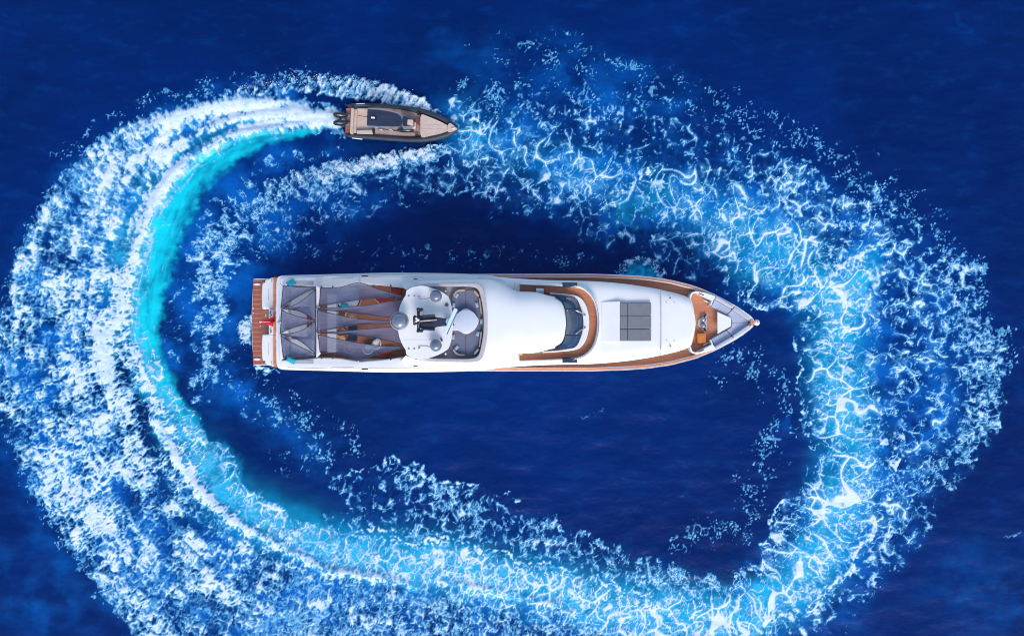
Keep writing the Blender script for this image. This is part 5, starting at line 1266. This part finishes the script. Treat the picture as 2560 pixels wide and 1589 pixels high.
prism('aft_backrest', [(877, 269.5), (885, 270), (882, 334), (874, 333.5)], 1.0, .4, 'rib_tan', rib, bevel=.07, seg=3)
prism('aft_seat', [(885.5, 273), (893, 273), (890, 332), (882.5, 332)], .72, .4, 'rib_tan', rib, bevel=.06, seg=3)
prism('side_seat', [(893, 270.5), (920, 270.5), (920, 277), (893, 276)], .78, .4, 'rib_tan', rib, bevel=.05)
prism('side_seat', [(891, 325), (930, 324), (932, 335), (891, 334)], .78, .4, 'rib_tan', rib, bevel=.05)
prism('cockpit_sole', [(893, 277), (945, 277), (945, 324), (891, 324)], .50, .40, 'rib_tan', rib)
prism('locker_lid', [(933, 323), (948, 323), (1010, 330), (1048, 332), (1048, 341), (1000, 340), (934, 336)], .55, .40, 'rib_tan_deep', rib, bevel=.03)
box('locker_gap_shade', P(934, 329, .5), (.22, .36, .2), 'frame_black', rib, 0, .02)  # black block standing in for the shade in the gap
# T-top
tt = prism('hardtop', [(918.5, 273.5)] + crom([(945, 275), (975, 279.5), (993, 284.5), (1002, 292), (1005, 303), (1002, 312.5), (992, 316), (960, 315.2)], 3) + [(917, 313.8)], 2.3, 2.2, 'rib_navy', rib, bevel=.04)
prism('roof_panel', [(923, 281), (990, 288), (992, 309), (922, 307)], 2.325, 2.29, 'rib_navy', tt, bevel=.01)
prism('side_trim', [(920, 271.5), (950, 272), (985, 278.5), (1002, 288), (1006, 292), (992, 283.5), (975, 279), (945, 274.6), (920, 273.6)], 2.28, 2.2, 'rib_grey', tt)
prism('side_trim', [(920, 316.5), (960, 318.5), (992, 320), (1004, 315), (1000, 316.6), (990, 317.6), (960, 316), (920, 314.2)], 2.28, 2.2, 'rib_grey', tt)
prism('roof_hatch', [(926, 288), (941, 289), (941, 301), (926, 301)], 2.345, 2.3, 'frame_black', tt, bevel=.01)
prism('roof_light', [(927.5, 291.8), (937, 292.4), (937, 296.6), (927.5, 296.2)], 2.40, 2.33, 'gelcoat', tt, bevel=.01)
tube('roof_antenna', [P(921, 293, 2.35), P(895, 289, 2.8)], .02, 'frame_black', tt, 6)
for x, y in ((925, 278), (925, 310), (985, 286), (985, 312)): tube('hardtop_post', [P(x, y, 2.22), P(x + 2, y, .45)], .05, 'rib_navy', tt, 8)
# console, screen, seats
prism('windscreen', crom([(1004, 288), (1024, 293), (1034, 300), (1034, 312), (1022, 317), (1003, 316)], 3, True), 1.65, .45, 'rib_grey', rib, bevel=.12, seg=3, inset=.05)
prism('console', crom([(1008, 291), (1024, 296), (1030, 303), (1029, 312), (1020, 315), (1007, 314)], 3, True), 1.70, 1.6, 'rib_navy', rib, bevel=.05)
prism('console_seat', [(1017, 301), (1040, 305), (1039, 321), (1016, 319)], 1.05, .4, 'rib_tan', rib, bevel=.08, seg=3, inset=.0)
box('console_cover', P(1028, 311, 1.05), (.44, .42, .72), 'rib_tan', rib, -.1, .08)
lathe('spare_fender', P(1014, 325.5, .62), [(.05, -.06), (.55, -.05), (.62, .06), (.52, .2), (.2, .26), (.02, .27)], 'motor_black', rib, 24, sx=1.05, sy=.33)
for x, y, w, a in ((1034, 302.5, .38, -.1), (1047, 303.5, .34, -.15), (1043, 308, .30, .2), (1050, 311.5, .36, -.1)):
    box('red_cushion', P(x, y, .75), (w, .13, .12), 'red_trim', rib, a, .03)
tube('grab_rail', [P(1008, 291, 1.6), P(1020, 296, 1.6), P(1034, 303, 1.0)], .03, 'frame_black', rib, 6)
box('step_box', P(1048, 285, .55), (.26, .22, .3), 'frame_black', rib, -.2, .03)
box('step_box', P(1043, 340.5, .55), (.26, .14, .25), 'frame_black', rib, 0, .03)
for x0, y0, x1, y1 in ((948, 323.5, 956, 325), (972, 324, 982, 327)):
    tube('grab_handle', [P(x0, y0, .62), P((x0 + x1) / 2, (y0 + y1) / 2 - 1, .66), P(x1, y1, .62)], .03, 'gelcoat_soft', rib, 6)
prism('bow_sunpad', crom([(1053, 287), (1070, 291), (1090, 299), (1108, 307.5), (1121, 315), (1122, 321), (1118, 326.5), (1100, 333), (1075, 338.5), (1053, 341.5), (1051, 314)], 3, True), .92, .4, 'rib_tan', rib, bevel=.07, seg=3)
for y in (312, 322): prism('pad_seam', [(1053, y), (1112, y + .5), (1112, y + 1.0), (1053, y + .6)], .926, .90, 'rib_tan_deep', rib)
prism('bow_step', crom([(1121, 310.5), (1128, 309), (1140, 319), (1142, 321), (1138, 324), (1126, 329), (1118, 327.5)], 2, True), .98, .5, 'rib_tan', rib, bevel=.04)
tube('bow_cleat', [P(1129, 321.5, 1.02), P(1139, 320, 1.02)], .05, 'gelcoat', rib, 6)

# ------------------------------------------------------------------ spray in the air
def spray():
    """droplets thrown up by the boat's bow and along the outer edge of the turn"""
    rg_ = random.Random(11); v = []; f = []
    runs = [([(1092, 284), (1050, 258), (1000, 238), (930, 216), (850, 200), (770, 196), (690, 202), (600, 222)], 700, 14, .8),
            ([(1096, 368), (1060, 384), (1010, 392), (950, 402), (880, 414), (810, 432), (740, 450)], 650, 13, .8),
            ([(860, 298), (800, 300), (740, 298), (660, 300)], 500, 14, .5),
            ([(630, 792), (606, 822), (618, 862)], 160, 14, .4), ([(1548, 690), (1565, 660), (1600, 646), (1635, 658), (1655, 690)], 160, 7, .3)]
    for path, n, w, hz in runs:
        c = np.array(crom(path, 8)); d = np.r_[0, np.cumsum(np.hypot(*np.diff(c, axis=0).T))]
        for _ in range(n):
            t = rg_.random() * d[-1]; x = np.interp(t, d, c[:, 0]) + rg_.gauss(0, w * .62); y = np.interp(t, d, c[:, 1]) + rg_.gauss(0, w * .62)
            z = .08 + abs(rg_.gauss(0, hz * .35)); r = .010 + .028 * rg_.random() ** 3
            p = P(x, y, z); k = len(v); s = rg_.uniform(.8, 2.0); a = rg_.random() * 3.14; ca, sa = math.cos(a) * s * r, math.sin(a) * s * r
            v += [(p[0] + ca, p[1] + sa, p[2]), (p[0] - ca, p[1] - sa, p[2]), (p[0] - sa / s, p[1] + ca / s, p[2]), (p[0] + sa / s, p[1] - ca / s, p[2]), (p[0], p[1], p[2] + r), (p[0], p[1], p[2] - r)]
            f += [[k, k + 2, k + 4], [k + 2, k + 1, k + 4], [k + 1, k + 3, k + 4], [k + 3, k, k + 4], [k + 2, k, k + 5], [k + 1, k + 2, k + 5], [k + 3, k + 1, k + 5], [k, k + 3, k + 5]]
    mat('spray_water', (.78, .84, .93, 1), .5, noise=.05)
    o = mk('water_spray', v, f, 'spray_water', smooth=True)
    tag(o, 'white water spray thrown up beside the racing inflatable and along its wake', 'spray', kind='stuff')
spray()
